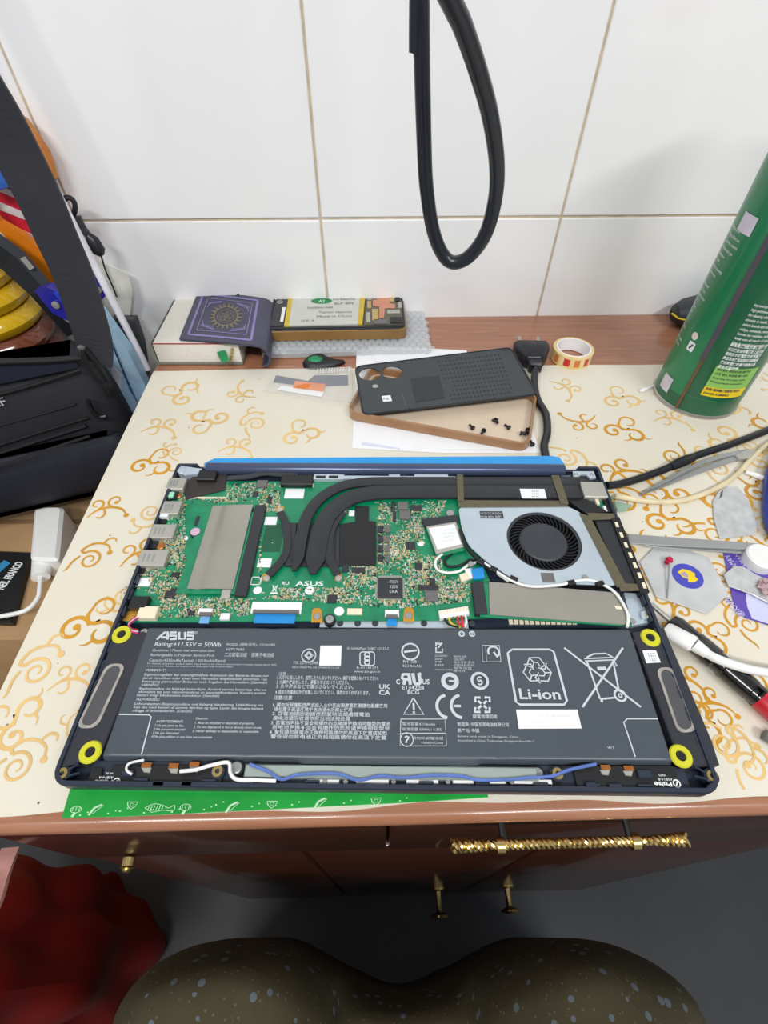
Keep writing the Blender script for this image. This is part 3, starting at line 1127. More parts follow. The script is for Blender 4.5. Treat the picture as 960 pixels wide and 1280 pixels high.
# ---- cooler: plate, two heat pipes, arms
cool = lp([(362, 655), (424, 653), (424, 708), (356, 708)], ZP + .0004, ZP + .0012).build('cooler', MT['chip'], lap)
lp([(444, 632), (461, 632), (461, 651), (470, 652), (470, 706), (424, 707), (425, 655), (444, 652)], ZP, ZP + .0011, ch=.0001).build('black_pad', MT['black'], mbd)
lp([(360, 653), (371, 653), (367, 706), (356, 706)], ZP + .001, ZP + .0024, ch=.0003).build('clamp_plate', MT['pipe'], cool)
lp([(409, 654), (420, 654), (418, 704), (406, 704)], ZP + .001, ZP + .0024, ch=.0003).build('clamp_plate', MT['pipe'], cool)
for pts in ([(350, 640), (358, 660), (357, 693), (336, 719)], [(429, 640), (415, 661), (411, 693), (422, 718)]):
    MB().strap([P(u, v, ZP + .0026) for u, v in spline([(a, b, 0) for a, b in pts], 4) for u, v in ((u, v),)] if False else
               [P(p.x, p.y, ZP + .0026) for p in spline([(a, b, 0) for a, b in pts], 5)], .0052, .0012).build('spring_arm', MT['pipe'], cool)
for u, v in ((350, 637), (333, 722), (429, 638), (423, 722)):
    lp([(u - 5, v - 5), (u + 5, v - 5), (u + 5, v + 5), (u - 5, v + 5)], ZP, ZP + .0002, r=.002).build('gold_lug', MT['gold'], cool)
    q = P(u, v, ZP + .0016)
    cyl(u, v, ZP, ZP + .0020, .0022).build('cooler_screw', MT['silver'], cool, smooth=True)
PIPES = (([(725, 602), (600, 602), (500, 602), (455, 603), (425, 609), (400, 624), (384, 646), (376, 675), (372, 700), (367, 714)], .0083, .0180),
         ([(725, 615), (600, 615), (500, 615), (462, 617), (434, 625), (412, 643), (401, 665), (396, 690), (393, 706), (391, 718)], .0128, .0177))
for path, wd, z in PIPES:
    pts = spline([P(u, v, z) for u, v in path], 8)
    m = len(pts)
    ws = [wd] * m
    tot = [0]
    for k in range(1, m):
        tot.append(tot[-1] + (pts[k] - pts[k - 1]).length)
    for k in range(m):
        r = tot[-1] - tot[k]
        if r < .012:
            ws[k] = wd * (.30 + .70 * min(1, r / .011))
    MB().strap(pts, ws, .0022).build('heat_pipe', MT['pipe'], cool, bevel=.0005, seg=2)

# ---- fan
ZFAN = .0182
fan = thing_part = None
out_pix = [(573, 634), (640, 633), (708, 632), (728, 642), (748, 680), (773, 732), (716, 730), (690, 734), (668, 733), (645, 726), (607, 701), (586, 682), (577, 660)]
hc = P(680, 675, ZFAN)
hr = (P(726, 675, ZFAN).x - P(634, 675, ZFAN).x) / 2
outp = roundpoly([(P(u, v, ZFAN).x, P(u, v, ZFAN).y) for u, v in out_pix], .004, 4)


def hit(ang):
    d = Vector((math.cos(ang), math.sin(ang)))
    best = None
    for i in range(len(outp)):
        a, b = Vector(outp[i - 1]) - hc.xy, Vector(outp[i]) - hc.xy
        e = b - a
        den = d.x * e.y - d.y * e.x
        if abs(den) < 1e-12:
            continue
        t = (a.x * e.y - a.y * e.x) / den
        s = (a.x * d.y - a.y * d.x) / den
        if t > 0 and -1e-6 <= s <= 1 + 1e-6 and (best is None or t < best):
            best = t
    return hc.xy + d * (best or .03)


angs = sorted([2 * math.pi * k / 72 for k in range(72)] + [math.atan2(p[1] - hc.y, p[0] - hc.x) % (2 * math.pi) for p in outp])
o_ = [tuple(hit(a)) for a in angs]
i_ = [(hc.x + hr * math.cos(a), hc.y + hr * math.sin(a)) for a in angs]
fan = MB().ring(o_, i_, ZFAN - .0008, ZFAN).build('fan', MT['alu'], lap)
MB().ring([(hc.x + (p[0] - hc.x) * .97, hc.y + (p[1] - hc.y) * .97) for p in o_], i_, ZF, ZFAN - .0008).build('fan_wall', MT['black'], fan)
MB().flat(circle(hc.x, hc.y, hr * 1.05, 32), ZF + .0012).build('fan_floor', MT['black'], fan)
hub = MB().lathe([(0, 0), (hr * .65, 0), (hr * .65, .0044), (hr * .61, .0052), (hr * .59, .0050), (hr * .55, .0052), (0, .0054)], 40, T(hc.x, hc.y, ZF + .0012))
hub.build('fan_hub', MT['charcoal'], fan, smooth=True)
bl = MB()
for k in range(41):
    a = 2 * math.pi * k / 41
    pts = []
    for j in range(5):
        r = hr * (.64 + .34 * j / 4)
        b = a + .35 * (j / 4) ** 1.3
        pts.append((hc.x + r * math.cos(b), hc.y + r * math.sin(b), ZF + .0040))
    m0 = len(bl.v)
    bl.strap(pts, .0005, .0036, up=(0, 0, 1))
bl.build('fan_blades', MT['black'], fan, kind='stuff')
MB().ring(circle(hc.x, hc.y, hr * 1.0, 40), circle(hc.x, hc.y, hr * .93, 40), ZF + .0058, ZF + .0064).build('fan_ring', MT['charcoal'], fan)
lb(600, 639, 629, 648, ZFAN, ZFAN + .0001).build('fan_label', MT['chip'], fan)
tt = MB()
for k in range(3):
    lm_text(tt, ('NC55', 'DC28', 'DC5V')[k], 601 + k * 9, 643, 609 + k * 9, 2.6, ZFAN + .00015)
    lm_text(tt, ('PK00', '00V', 'SF')[k], 601 + k * 9, 647, 609 + k * 9, 2.4, ZFAN + .00015)
tt.build('label_lettering', MT['print'], fan)
lb(677, 716, 693, 728, ZFAN, ZFAN + .0002).build('fan_pad', MT['chip_grey'], fan)
for u, v in ((732, 721), (589, 704)):
    cyl(u, v, ZFAN - .0005, ZFAN + .0012, .0018).build('fan_screw', MT['steel'], fan, smooth=True)
# heat sink fin stacks
hs = MB()
lp([(580, 596), (690, 597), (704, 628), (577, 628)], ZF, .0162, hs)
hs.build('heatsink', MT['pipe'], lap)
hs2 = lp([(744, 650), (768, 650), (799, 729), (776, 731)], ZF, .0176, ch=.0004).build('heatsink', MT['pipe'], lap)
lb(651, 611, 682, 623, .0190, .0191).build('heatsink_label', MT['sticker'], lap)
tt = MB()
for k in range(3):
    lm_text(tt, 'A4 3C', 665, 615 + 3.2 * k, 674, 2.0, .01915)
tt.build('label_lettering', MT['print_dark'], lap)
lp([(706, 612), (728, 620), (760, 640), (733, 642), (705, 622)], ZF, .0170).build('air_guide', MT['black'], lap)
# cloth tape strips
ZT = .0196
for pix, zt in (([(573, 625), (706, 626), (711, 633), (573, 634)], .0188), ([(571, 593), (579, 593), (580, 626), (572, 626)], ZT), ([(689, 594), (699, 594), (711, 630), (701, 630)], ZT),
            ([(724, 641), (737, 645), (784, 733), (771, 734)], .0188), ([(734, 641), (768, 642), (771, 649), (738, 650)], .0186), ([(773, 729), (804, 730), (806, 738), (776, 739)], .0186)):
    lp(pix, zt - .0002, zt).build('cloth_tape', MT['tape'], lap)

# ---- right port corner
lp([(709, 594), (742, 590), (760, 630), (748, 642), (735, 641), (718, 615)], ZF, ZP).build('port_board', MT['charcoal'], lap)
pb = lp([(742, 620), (764, 620), (768, 641), (752, 641)], ZP - .001, ZP + .0002).build('side_board', MT['pcb'], lap)
lb(728, 602, 757, 621, ZP - .001, ZP + .0046, None, .0004).build('port_shell', MT['silver'], lap)
comp('white_socket', 'white', 755, 632, 763, 639, .002, parent=pb)
comp('small_lens', 'cream', 745, 624, 749, 630, .002, parent=pb)
lp([(716, 589), (742, 589), (745, 597), (738, 598), (733, 593), (726, 593), (722, 598), (717, 597)], .0155, .0172).build('hinge_bracket', MT['alu'], lap)
for u in (720.5, 740):
    cyl(u, 593, .0172, .0178, .0018).build('bracket_screw', MT['steel'], lap, smooth=True)
lb(703, 594, 714, 608, ZF, .0165).build('hinge_block', mat('blue_grey_plastic', (78, 96, 110), .5), lap)

# ---- wireless card
ZW = ZP + .0022
wc = lp([(531, 656), (571, 650), (584, 687), (546, 697)], ZW - .0008, ZW).build('wireless_card', MT['pcb'], lap)
lp([(533, 658), (570, 652), (580, 683), (545, 692)], ZW, ZW + .0010, ch=.0002).build('card_shield', MT['silver'], wc)
lp([(536, 660), (568, 655), (577, 680), (547, 687)], ZW + .0010, ZW + .0011).build('card_label', MT['sticker'], wc)
lp([(527, 648), (571, 643), (573, 652), (531, 658)], ZP, ZW + .0012, ch=.0003).build('card_slot', MT['chip'], lap)
tt = MB()
for k in range(4):
    lm_text(tt, ('KCC-ID', 'MT7921', 'CMIIT ID', 'FCC ID')[k], 555 - k, 664 + k * 4.6, 570 - k * .6, 2.3, ZW + .00115, yaw=9)
tt.build('label_lettering', MT['print'], wc)
cyl(563, 641, ZP, ZP + .0024, .0030).build('card_screw', MT['steel'], lap, smooth=True)

# ---- solid state drive
ZS = ZP + .0030
sd = lp([(598, 728), (770, 741), (790, 783), (600, 771)], ZS - .0010, ZS - .0002).build('drive_module', MT['pcb'], lap)
lp([(611, 727), (774, 741), (786, 781), (612, 768)], ZS - .0002, ZS + .0006, ch=.0001).build('drive_plate', MT['plate'], sd)
lb(592, 727, 607, 767, ZP - .0002, ZS + .0010, None, .0003).build('drive_slot', MT['chip'], lap)
tt = MB()
lp([(768, 757), (776, 758), (778, 762), (770, 761)], ZS + .0006, ZS + .0009, tt)
tt.build('drive_tab', MT['cream'], sd)
lp([(780, 741), (800, 742), (812, 778), (790, 782)], ZF, ZF + .0030).build('corner_plate', MT['alu'], lap)
lp([(800, 764), (815, 763), (818, 772), (803, 774)], ZF + .003, ZF + .0050, r=.002).build('corner_lug', MT['alu'], lap)
cyl(812, 768, ZF + .005, ZF + .0058, .0020).build('brass_insert', MT['brass'], lap, smooth=True)
cyl(791, 776, ZF + .003, ZF + .0042, .0018).build('corner_screw', MT['steel'], lap, smooth=True)
gp = MB()
for k in range(13):
    lb(636 + k * 6.6, 772, 641 + k * 6.6, 780, ZF, ZF + .0010, gp)
gp.build('keyboard_ribs', MT['cream'], lap, kind='stuff')
# antenna leads
zc = .0195
wr = [(553, 693), (545, 700), (546, 711), (558, 716), (574, 714), (586, 706), (600, 703), (612, 708), (622, 717), (636, 727)]
MB().tube(spline([P(u, v, ZP + .0018) for u, v in wr], 6), .0009, 8).build('white_lead', MT['white'], lap, smooth=True)
wr = [(565, 692), (556, 700), (560, 708), (575, 707), (588, 700), (600, 702)]
MB().tube(spline([P(u, v, ZP + .0014) for u, v in wr], 6), .0009, 8).build('black_lead', MT['black'], lap, smooth=True)
wr = [(600, 700), (617, 712), (640, 726), (665, 733), (700, 731), (716, 727), (735, 725), (752, 730), (768, 740), (779, 755), (785, 770), (784, 784)]
MB().tube(spline([P(u, v, ZS + .0016) for u, v in wr], 6), .0009, 8).build('white_lead', MT['white'], lap, smooth=True)
for u, v in ((617, 712), (642, 724), (714, 729), (750, 730), (601, 703)):
    q = P(u, v, ZS + .0014)
    MB().cbox((0, 0, 0), (.0050, .0034, .0026), T(q) @ Rz(-30 if u < 700 else 15), ch=.0004).build('lead_clip', MT['black'], lap)
wr = [(575, 662), (583, 684), (600, 702), (617, 714)]
MB().tube(spline([P(u, v, ZS + .0010) for u, v in wr], 6), .0011, 8).build('black_lead', MT['black'], lap, smooth=True)
for k, c in enumerate(((220, 60, 60), (40, 44, 90), (240, 240, 240), (190, 60, 120))):
    wr = [(176, 768 + k), (168, 772 + k), (161, 779 + k), (164, 786 + k), (173, 788 + k)]
    MB().tube(spline([P(u, v, ZP + .0022 + k * .0004) for u, v in wr], 5), .0006, 6).build('speaker_lead', mat('lead_colour', c, .4), lap, smooth=True)
for k, c in enumerate(((30, 30, 30), (220, 200, 60), (40, 120, 60), (200, 40, 40), (210, 50, 40), (240, 240, 240))):
    wr = [(556 + k * 5, 771 - k), (557 + k * 5.2, 776), (562 + k * 4, 781), (574 + k * 1.5, 784)]
    MB().tube(spline([P(u, v, ZP + .0018) for u, v in wr], 5), .0007, 6).build('battery_lead', mat('lead_colour', c, .4), lap, smooth=True)

# ---- battery
ZBT = .0186
MT['pack'] = mat('slate_battery_wrap', (70, 78, 86), .36, var=.04, scale=20, bump=.05, bscale=120)
bc = [P(182, 781, ZBT), P(790, 783, ZBT), P(847, 956, ZBT), P(121, 950, ZBT)]


def batt(i, j):
    p = bc[0].lerp(bc[1], i).lerp(bc[3].lerp(bc[2], i), j)
    z = ZBT
    for s, d in ((.262, .0005), (.690, .0006)):
        z -= d * math.exp(-((i - s) / .012) ** 2)
    z += .0003 * math.exp(-((j - .97) / .05) ** 2) * math.sin(i * 9)
    for e in (i, 1 - i, j * .28, (1 - j) * .28):
        if e < .010:
            z -= .0060 * (1 - e / .010) ** 2
    # faint ripples of the wrap over the middle cell
    if .28 < i < .68:
        z += .00010 * math.sin(j * 19) * math.sin((i - .28) / .4 * math.pi)
    dy = 0
    if .345 < i < .665 and j > .98:
        dy = -.0016
    return Vector((p.x, p.y + dy, z))


ii = sorted(set([k / 90 for k in range(91)] + [.002, .005, .008, .992, .995, .998, .26, .262, .264, .686, .69, .694]))
jj = sorted(set([k / 40 for k in range(41)] + [.005, .010, .018, .03, .97, .982, .990, .995]))
bt = MB()
bt.add([batt(i, j) for j in jj for i in ii], [(b * len(ii) + a, (b + 1) * len(ii) + a, (b + 1) * len(ii) + a + 1, b * len(ii) + a + 1) for b in range(len(jj) - 1) for a in range(len(ii) - 1)])
# side skirt down to the tray
nI, nJ = len(ii), len(jj)
rim = [a for a in range(nI)] + [b * nI + nI - 1 for b in range(1, nJ)] + [(nJ - 1) * nI + a for a in range(nI - 2, -1, -1)] + [b * nI for b in range(nJ - 2, 0, -1)]
base = len(bt.v)
for k in rim:
    q = bt.v[k]
    bt.v.append(Vector((q.x, q.y, ZF)))
for k in range(len(rim)):
    j = (k + 1) % len(rim)
    bt.f.append([rim[k], rim[j], base + j, base + k])
pack = bt.build('battery', MT['pack'], lap, smooth=True, ang=50)
ZX = ZBT + .00016
zp = [ZX]


def bz():
    zp[0] += 1.5e-6
    return zp[0]


tx = MB()


def L(s, u0, v, u1, cap, bold=0.0):
    lm_text(tx, s, u0, v, u1, cap, bz(), bold)


L('Rating:+11.55V \u2393 50Wh'.replace('\u2393', '='), 193, 807.5, 276, 5.2, .012)
L('Questions ? Please visit www.asus.com', 190, 814, 268, 3.0)
L('Rechargeable Li-Polymer Battery Pack', 188, 820, 268, 3.2)
L('Capacity:4335mAh(Typical) / 4210mAh(Rated)', 186, 826.5, 282, 3.2)
L('For disposal use caution, contact dealer; may present a risk of fire or chemical burn if treated, heated above 100C', 184, 830.2, 346, 1.9)
L('or incinerated. Replace the battery with same type only to avoid injury', 183, 833.2, 291, 1.9)
for v, ls in ((839, ('VORSICHT!', 181, 207)), (844.5, ('Explosionsgefahr bei unsachgemäßem Austausch der Batterie. Ersatz nur', 180, 336)), (848.8, ('durch denselben oder einen vom Hersteller empfohlenen ähnlichen Typ.', 178, 335)),
              (853, ('Entsorgung gebrauchter Batterien nach Angaben des Herstellers. (German)', 177, 334)),
              (857.5, ('VARNING!', 176, 198)), (862, ('Explosionsfara vid felaktigt batteribyte. Använd samma batterityp eller en', 174, 333)), (866, ('ekvivalent typ som rekommenderas av apparattillverkaren. Kassera använt', 173, 332)),
              (870.2, ('batteri enligt fabrikantens instruktion. (Swedish)', 171, 274)),
              (875.5, ('ADVARSEL!', 170, 199)), (881, ('Lithiumbatteri-Eksplosionsfare ved fejlagtig håndtering. Udskiftning må', 168, 329)), (885.3, ('kun ske med batteri af samme fabrikat og type. Levér det brugte batteri', 167, 329)),
              (889.6, ('tilbage til leverandøren. (Danish)', 165, 240)),
              (903, ('AVERTISSEMENT:', 195, 229)), (908, ('1.Ne pas jeter au feu.', 193.5, 230)), (912.7, ('2.Ne pas court-circuiter', 192, 232)), (917.4, ('3.Ne pas démonter', 190.5, 224)), (922, ('4.Ne plus utiliser si une fuite est constatée', 189, 265)),
              (899.3, ('Caution:', 244.5, 260)), (904.8, ('1. Must be recycled or disposed of properly.', 243.5, 318)), (910, ('2. Do not dispose of in fire or directly short circuit.', 242, 327)), (915, ('3. Never attempt to disassemble or reassemble.', 240.5, 324))):
    L(ls[0], ls[1], v, ls[2], 3.0, .006)
L('MODEL (規格/型号) : C31N1905', 283, 807, 344, 3.0)
L('3ICP5/70/82', 282, 813, 305, 3.0)
L('二次鋰電池組    锂离子电池组', 280, 820.5, 342, 4.2)
L('TIS 2217-2548', 366, 830, 397, 3.6)
L('ASUS Global Pte. Ltd. (Thailand) Co.,Ltd', 365, 835, 424, 2.6)
L('IS 16046(Part 2)/IEC 62133-2', 434, 812, 486, 3.2)
L('R-41141171', 446, 836, 472, 3.2)
L('www.bis.gov.in', 443, 840.5, 475, 2.8)
L('注意 :', 348, 844, 360, 3.6)
for v, s, u0, u1 in ((848.8, '1. 火の中に投入したり、加熱したりしないでください。端子を短絡しないでください。', 346, 473), (854.5, '2. 分解や改造をしたり、衝撃を与えないでください。', 345.5, 436), (860, '3. 水や海水などで濡らさないでください。', 345, 442), (867, '4. 指定の充電器以外で充電しないでください。事故のおそれがあります。', 344, 462),
                     (874, '注意/注意', 342, 365), (883, '1. 請勿拆解撞擊擠壓或投入火中若出現嚴重鼓脹請勿繼續使用', 341, 484), (888.5, '    请勿置于高温环境中电池浸水后禁止使用', 342, 440),
                     (894, '2. 廢電池請回收請依照當地法規處理電池', 340, 462), (899.6, '    废电池请回收请依照当地法规处理', 341, 438), (905.4, '3. 若電池更換不當會有爆炸的危險請更換相同類型的電池', 338.5, 488),
                     (911, '    若电池更换不当会有爆炸的危险请更换相同型号', 340, 487), (917, '4. 警告請勿將電池正負極短路請勿於高溫下放置或加熱', 336.5, 484), (922.6, '    警告请勿将电池正负极短路请勿在高温下放置', 338, 483)):
    L(s, u0, v, u1, 4.0, .012)
L('UK', 474, 861, 488, 5.6, .03)
L('CA', 473.5, 868.3, 488, 5.6, .03)
L('R41581', 504, 828.5, 523, 3.6)
L('4210mAh', 502.5, 834, 527, 3.6)
L('C', 495, 855, 500, 6, .03)
L('US', 528, 855, 537, 6, .03)
L('E134228', 502.5, 861.5, 530, 4.4, .02)
L('BCG', 509.5, 867.5, 524, 4.6, .02)
for k, (s, u1) in enumerate((('XU100757-', 560), ('20001', 553), ('TYP', 552), ('3.02A', 555))):
    L(s, 543.5, 821 + 3.7 * k, u1, 2.4)
L('MADE IN CHINA', 544, 838, 566, 1.9)
for k, (s, u1) in enumerate((('제조자:삼화', 583), ('상표:에이', 580), ('제조국명:중국', 593), ('리튬이차전지', 592), ('정격전압', 590), ('배터리', 581))):
    L(s, 567, 822 + 3.6 * k, u1, 2.4)
L('廢電池請回收', 591, 897.5, 622, 4.0, .01)
L('制造商: 中国东莞电池有限公司', 572, 907.3, 636, 3.8, .01)
L('原产地: 中国', 572, 915, 599, 3.8, .01)
L('Battery pack made in Dongguan, China', 572, 921.3, 648, 2.4)
L('Assembled in China, Technology Dongguan Road No.1', 572, 926.6, 667, 2.4)
L('電池容量4210mAh', 503, 906.5, 544, 3.2)
L('标准容量 50Wh / 4.335', 503, 913, 552, 3.2)
L('請勿拆解電池組', 515, 924, 554, 2.8)
L('Made in China', 527, 929.5, 554, 2.6)
L('W3', 759.5, 936, 768, 3.2)
tx.build('printed_text', MT['print'], pack)

sy = MB()


def q2(u, v):
    p = P(u, v, ZX)
    return (p.x, p.y)


def W(px):
    return px * .00056


def circ(u, v, r, wd, n=24):
    c = q2(u, v)
    sy.loop(circle(c[0], c[1], W(r), n), W(wd), bz())


def line(pts, wd):
    sy.ribbon([q2(u, v) for u, v in pts], W(wd), bz())


def poly(pts):
    sy.flat([q2(u, v) for u, v in pts], bz())


def arc(u, v, r, a0, a1, wd, n=16):
    c = q2(u, v)
    sy.ribbon([(c[0] + W(r) * math.cos(math.radians(a0 + (a1 - a0) * k / n)), c[1] + W(r) * math.sin(math.radians(a0 + (a1 - a0) * k / n))) for k in range(n + 1)], W(wd), bz())


# wordmark drawn in strokes
def wordmark(u0, v0, u1, v1, wd):
    f = lambda x, y: (u0 + (u1 - u0) * x + 0 * y, v1 + (v0 - v1) * y)
    for pts in ([(0, 0), (.22, .95), (.30, .95), (.30, 0)], [(.12, .28), (.30, .28)],
                [(.54, .93), (.37, .93), (.36, .52), (.53, .50), (.53, .06), (.36, .06)],
                [(.61, 1), (.61, .08), (.77, .08), (.77, 1)],
                [(1.0, .93), (.84, .93), (.84, .52), (.99, .50), (.99, .06), (.82, .06)]):
        line([f(*p) for p in pts], wd)


wordmark(196, 790, 242, 799.5, 2.5)
circ(245, 791, 1.2, .6, 10)
# guide corners
line([(149, 893), (186, 893.5), (189, 896), (177, 943)], 1.2)
line([(822, 898.5), (784, 898.5), (779.5, 903), (794, 946)], 1.2)
# rhombus mark in a ring
circ(386, 819.5, 7, 1.2)
c = (386, 819.5)
line([(386, 814.5), (391, 819.5), (386, 824.5), (381, 819.5), (386, 814.5)], 1.4)
circ(386, 819.5, 2, 1.2, 12)
# bureau mark
r_ = rrect(450, 468, 815, 832, 3, 3)
line(r_ + [r_[0]], 1.2)
for v in (818.5, 823.3, 828):
    circ(459, v, 2.6, 1.4, 14)
# e in a ring
circ(513, 814.5, 8.5, 1.8)
line([(505, 815), (521, 813)], 2.2)
# recognised component mark: mirrored R and U
line([(503, 843), (512, 843)], 2.6)
line([(511, 842), (513, 856)], 3.2)
line([(503.5, 842.5), (502.5, 848), (505, 849.5), (512, 849.5)], 2.6)
line([(506, 849.5), (505, 856)], 3.2)
line([(516, 841.5), (518, 853), (519.5, 855), (524, 855), (525.5, 853), (523.5, 841.5)], 3.2)
circ(525, 842.5, 1.2, .6, 10)
# safety certification marks
line([(545, 808), (545, 803), (550, 803)], 1.4)
line([(545, 805), (553, 805)], 1.2)
line([(545, 809), (545, 815.5), (553, 815.5), (553, 811)], 1.6)
line([(548, 810), (552.5, 803)], 1.4)
circ(562.5, 851.5, 6.6, 4.2)
line([(561, 851.5), (572, 851.5)], 2.0)
circ(599.7, 851, 7.6, 2.6)
arc(599.7, 849.2, 2.2, 30, 270, 1.5)
arc(599.7, 853.0, 2.2, 90, -150, 1.5)
# warning triangle
line([(516.7, 872.5), (504.5, 893), (529.7, 893), (516.7, 872.5)], 1.3)
line([(516.8, 879), (517.3, 888)], 2.0)
circ(517.4, 890.6, .7, 1.2, 8)
# C E
arc(560, 883, 10.5, 100, 262, 2.8)
arc(578, 883, 10.5, 100, 262, 2.8)
line([(568, 882.6), (576, 882.6)], 2.4)
# four arrows recycling square
for sx, sy_ in ((-1, -1), (1, -1), (1, 1), (-1, 1)):
    line([(603 + sx * 2.5, 881 + sy_ * 9), (603 + sx * 9, 881 + sy_ * 9), (603 + sx * 9, 881 + sy_ * 3)], 2.4)
    line([(603 + sx * 5.5, 881 + sy_ * 5), (603 + sx * 1.4, 881 + sy_ * 1.2)], 2.2)
# framed notes
line([(501, 899), (556, 899), (558.5, 932.5), (500, 932.5), (501, 899)], .7)
line([(501, 916.7), (557.5, 916.7)], .7)
circ(508.5, 924.5, 5.8, .8)
line([(506, 922), (508, 920.5), (511, 921.5), (510, 924), (508, 926), (507.5, 929)], 1.4)
# rotating arrow box
line([(602.5, 807), (624, 807), (626, 827.3), (603, 827.3), (602.5, 807)], .8)
line([(607, 807), (608, 827)], .6)
arc(617, 815, 5.6, -50, 210, 2.0)
line([(617, 815), (622, 822)], 2.0)
for u in (577, 590):
    circ(u, 792.5, 2.6, 1.6, 14)
line([(575.3, 792.5), (578.7, 792.5)], .9)
line([(588.3, 792.5), (591.7, 792.5)], .9)
line([(590, 790.6), (590, 794.4)], .9)
# framed recycling sign
fr = [(640, 812), (687, 812), (692, 815), (708.5, 876), (705, 881), (650, 881), (645, 877.5), (634.5, 816.5)]
line(fr + [fr[0]], 2.2)
cx, cy = 671, 838
for k in range(3):
    a = math.radians(90 + 120 * k)
    def rp(x, y, a=a):
        c = q2(cx, cy)
        x, y = W(x), W(y)
        return (c[0] + x * math.sin(a) + y * math.cos(a), c[1] - x * math.cos(a) + y * math.sin(a))
    pl = [rp(-9, 5), (rp(-5, 13)), rp(5, 13), rp(8.5, 6.5), rp(11, 7.5), rp(8, 1), rp(1, 2.5), rp(4, 4), rp(2, 8), rp(-1.5, 8), rp(-4, 2.5)]
    sy.loop(pl, W(1.3), bz())
    sy.ribbon([rp(-1.5, 8), rp(-5, 13)], W(1.2), bz())
# crossed-out wheeled bin
line([(705, 810), (801, 884)], 2.0)
line([(778.5, 810), (728, 884)], 2.0)
line([(730, 823.5), (767, 822), (768, 825), (731, 826.5)], 1.4)
line([(733, 822), (742, 817.5), (757, 817), (765, 821)], 1.6)
line([(733.5, 827), (750, 874)], 1.8)
line([(766, 826), (773.5, 864)], 1.8)
line([(750, 874), (771, 872)], 1.8)
line([(752, 875), (752, 878)], 2.4)
circ(775, 869.5, 5.2, 2.0)
circ(775, 869.5, 1.6, 1.4, 10)
line([(746.5, 836), (757.5, 835.5)], 3.4)
line([(767, 826), (771, 832), (768, 833)], 1.2)
sy.build('printed_symbols', MT['print'], pack, kind='stuff')
lt = MB()
lm_text(lt, 'Li-ion', 650, 873.5, 701.5, 13, ZX + .0003, .022)
lt.build('printed_text', MT['print'], pack)
MB().flat([q2(645, 887), q2(721.6, 887), q2(727, 910.6), q2(648.5, 911)], ZX + .0001).build('white_label', MT['sticker'], pack)
tt = MB()
for k, (s, u1) in enumerate((('C31N1905 0B200-03440', 714), ('A42PWNS004217', 700))):
    lm_text(tt, s, 667, 896 + k * 8, u1, 3.2, ZX + .00015)
MT['faint'] = mat('faint_print', (214, 216, 222), .7)
tt.build('label_lettering', MT['faint'], pack)
MB().flat([q2(400.5, 807), q2(427, 807), q2(426, 832), q2(399, 832)], ZX + .0001).build('white_label', MT['sticker'], pack)

# ---- speakers
MT['speaker'] = mat('dark_speaker_case', (44, 46, 54), .5, var=.08)
MT['membrane'] = mat('grey_membrane', (78, 78, 82), .4, var=.08)
MT['speaker_rim'] = mat('dull_silver_rim', (176, 170, 164), .35, .4, var=.25, scale=200)


def speaker(case, mem_, groms, lab=None):
    zs = .0178
    sp = lp(case, ZF, zs, ch=.0006).build('speaker', MT['speaker'], lap)
    pix = [(P(u, v, zs).x, P(u, v, zs).y) for u, v in mem_]
    out = roundpoly(pix, .0045, 5)
    c = Vector((sum(p[0] for p in out) / len(out), sum(p[1] for p in out) / len(out)))
    inn = []
    for p in out:
        d = c - Vector(p)
        inn.append(tuple(Vector(p) + Vector((math.copysign(min(abs(d.x), .0014), d.x), math.copysign(min(abs(d.y), .0014), d.y)))))
    MB().ring(out, inn, zs - .0004, zs + .0005).build('speaker_rim', MT['speaker_rim'], sp)
    MB().prism(inn, zs, zs + .0002).build('speaker_membrane', MT['membrane'], sp)
    for u, v in groms:
        q = P(u, v, .0180)
        MB().lathe([(.0022, 0), (.0054, 0), (.0056, .0008), (.0050, .0016), (.0026, .0014), (.0022, 0)], 20, T(q.x, q.y, .0172)).build('yellow_grommet', MT['yellow'], sp, smooth=True)
        MB().lathe([(0, 0), (.0022, 0), (.0022, .0010), (0, .0010)], 12, T(q.x, q.y, .0174)).build('grommet_pin', MT['black'], sp, smooth=True)
    return sp


speaker([(148, 784), (184, 790), (182, 806), (122, 950), (76, 958), (80, 944)], [(134, 830), (158, 830), (122, 910), (95, 911)], ((113, 940), (152, 793)))
sp = speaker([(790, 790), (830, 784), (890, 925), (900, 956), (850, 960), (842, 930)], [(819, 835), (841, 834), (872, 914), (847, 917)], ((851, 945), (813, 797)))
lp([(803, 813), (820, 813), (826, 828), (808, 829)], .0178, .0179).build('white_label', MT['sticker'], sp)
tt = MB()
for k in range(4):
    lm_text(tt, 'R 8451', 810 + k * .8, 818 + 2.7 * k, 819 + k * .8, 1.8, .01795)
tt.build('label_lettering', MT['print_dark'], sp)

# ---- strip along the front
ZFF = .0152
lb(112, 955, 858, 986, ZF, ZFF).build('front_ledge', MT['navy'], tray_o)
ZA = ZFF + .0016
for pix in ([(140, 957), (278, 957), (276, 983), (128, 983)], [(716, 958), (842, 958), (852, 984), (722, 985)]):
    lp(pix, ZFF, ZA).build('antenna_film', MT['black'], lap)
for u, v in ((183, 957), (217, 958), (243, 956), (757, 960), (786, 961)):
    lb(u - 6, v - 4, u + 6, v + 2, ZA, ZA + .0006).build('copper_tab', MT['copper'], lap)
    lp([(u - 7, v + 2), (u + 6, v + 2), (u + 4, v + 9), (u - 4, v + 8)], ZA, ZA + .0009, ch=.0003).build('silver_foil', MT['silver'], lap)
tt = MB()
lm_text(tt, 'Pulse', 119, 981, 141, 6, ZA + .0002, .03, flip=True)
lm_text(tt, 'ASB14-A', 124, 973.5, 142, 3.2, ZA + .0002, flip=True)
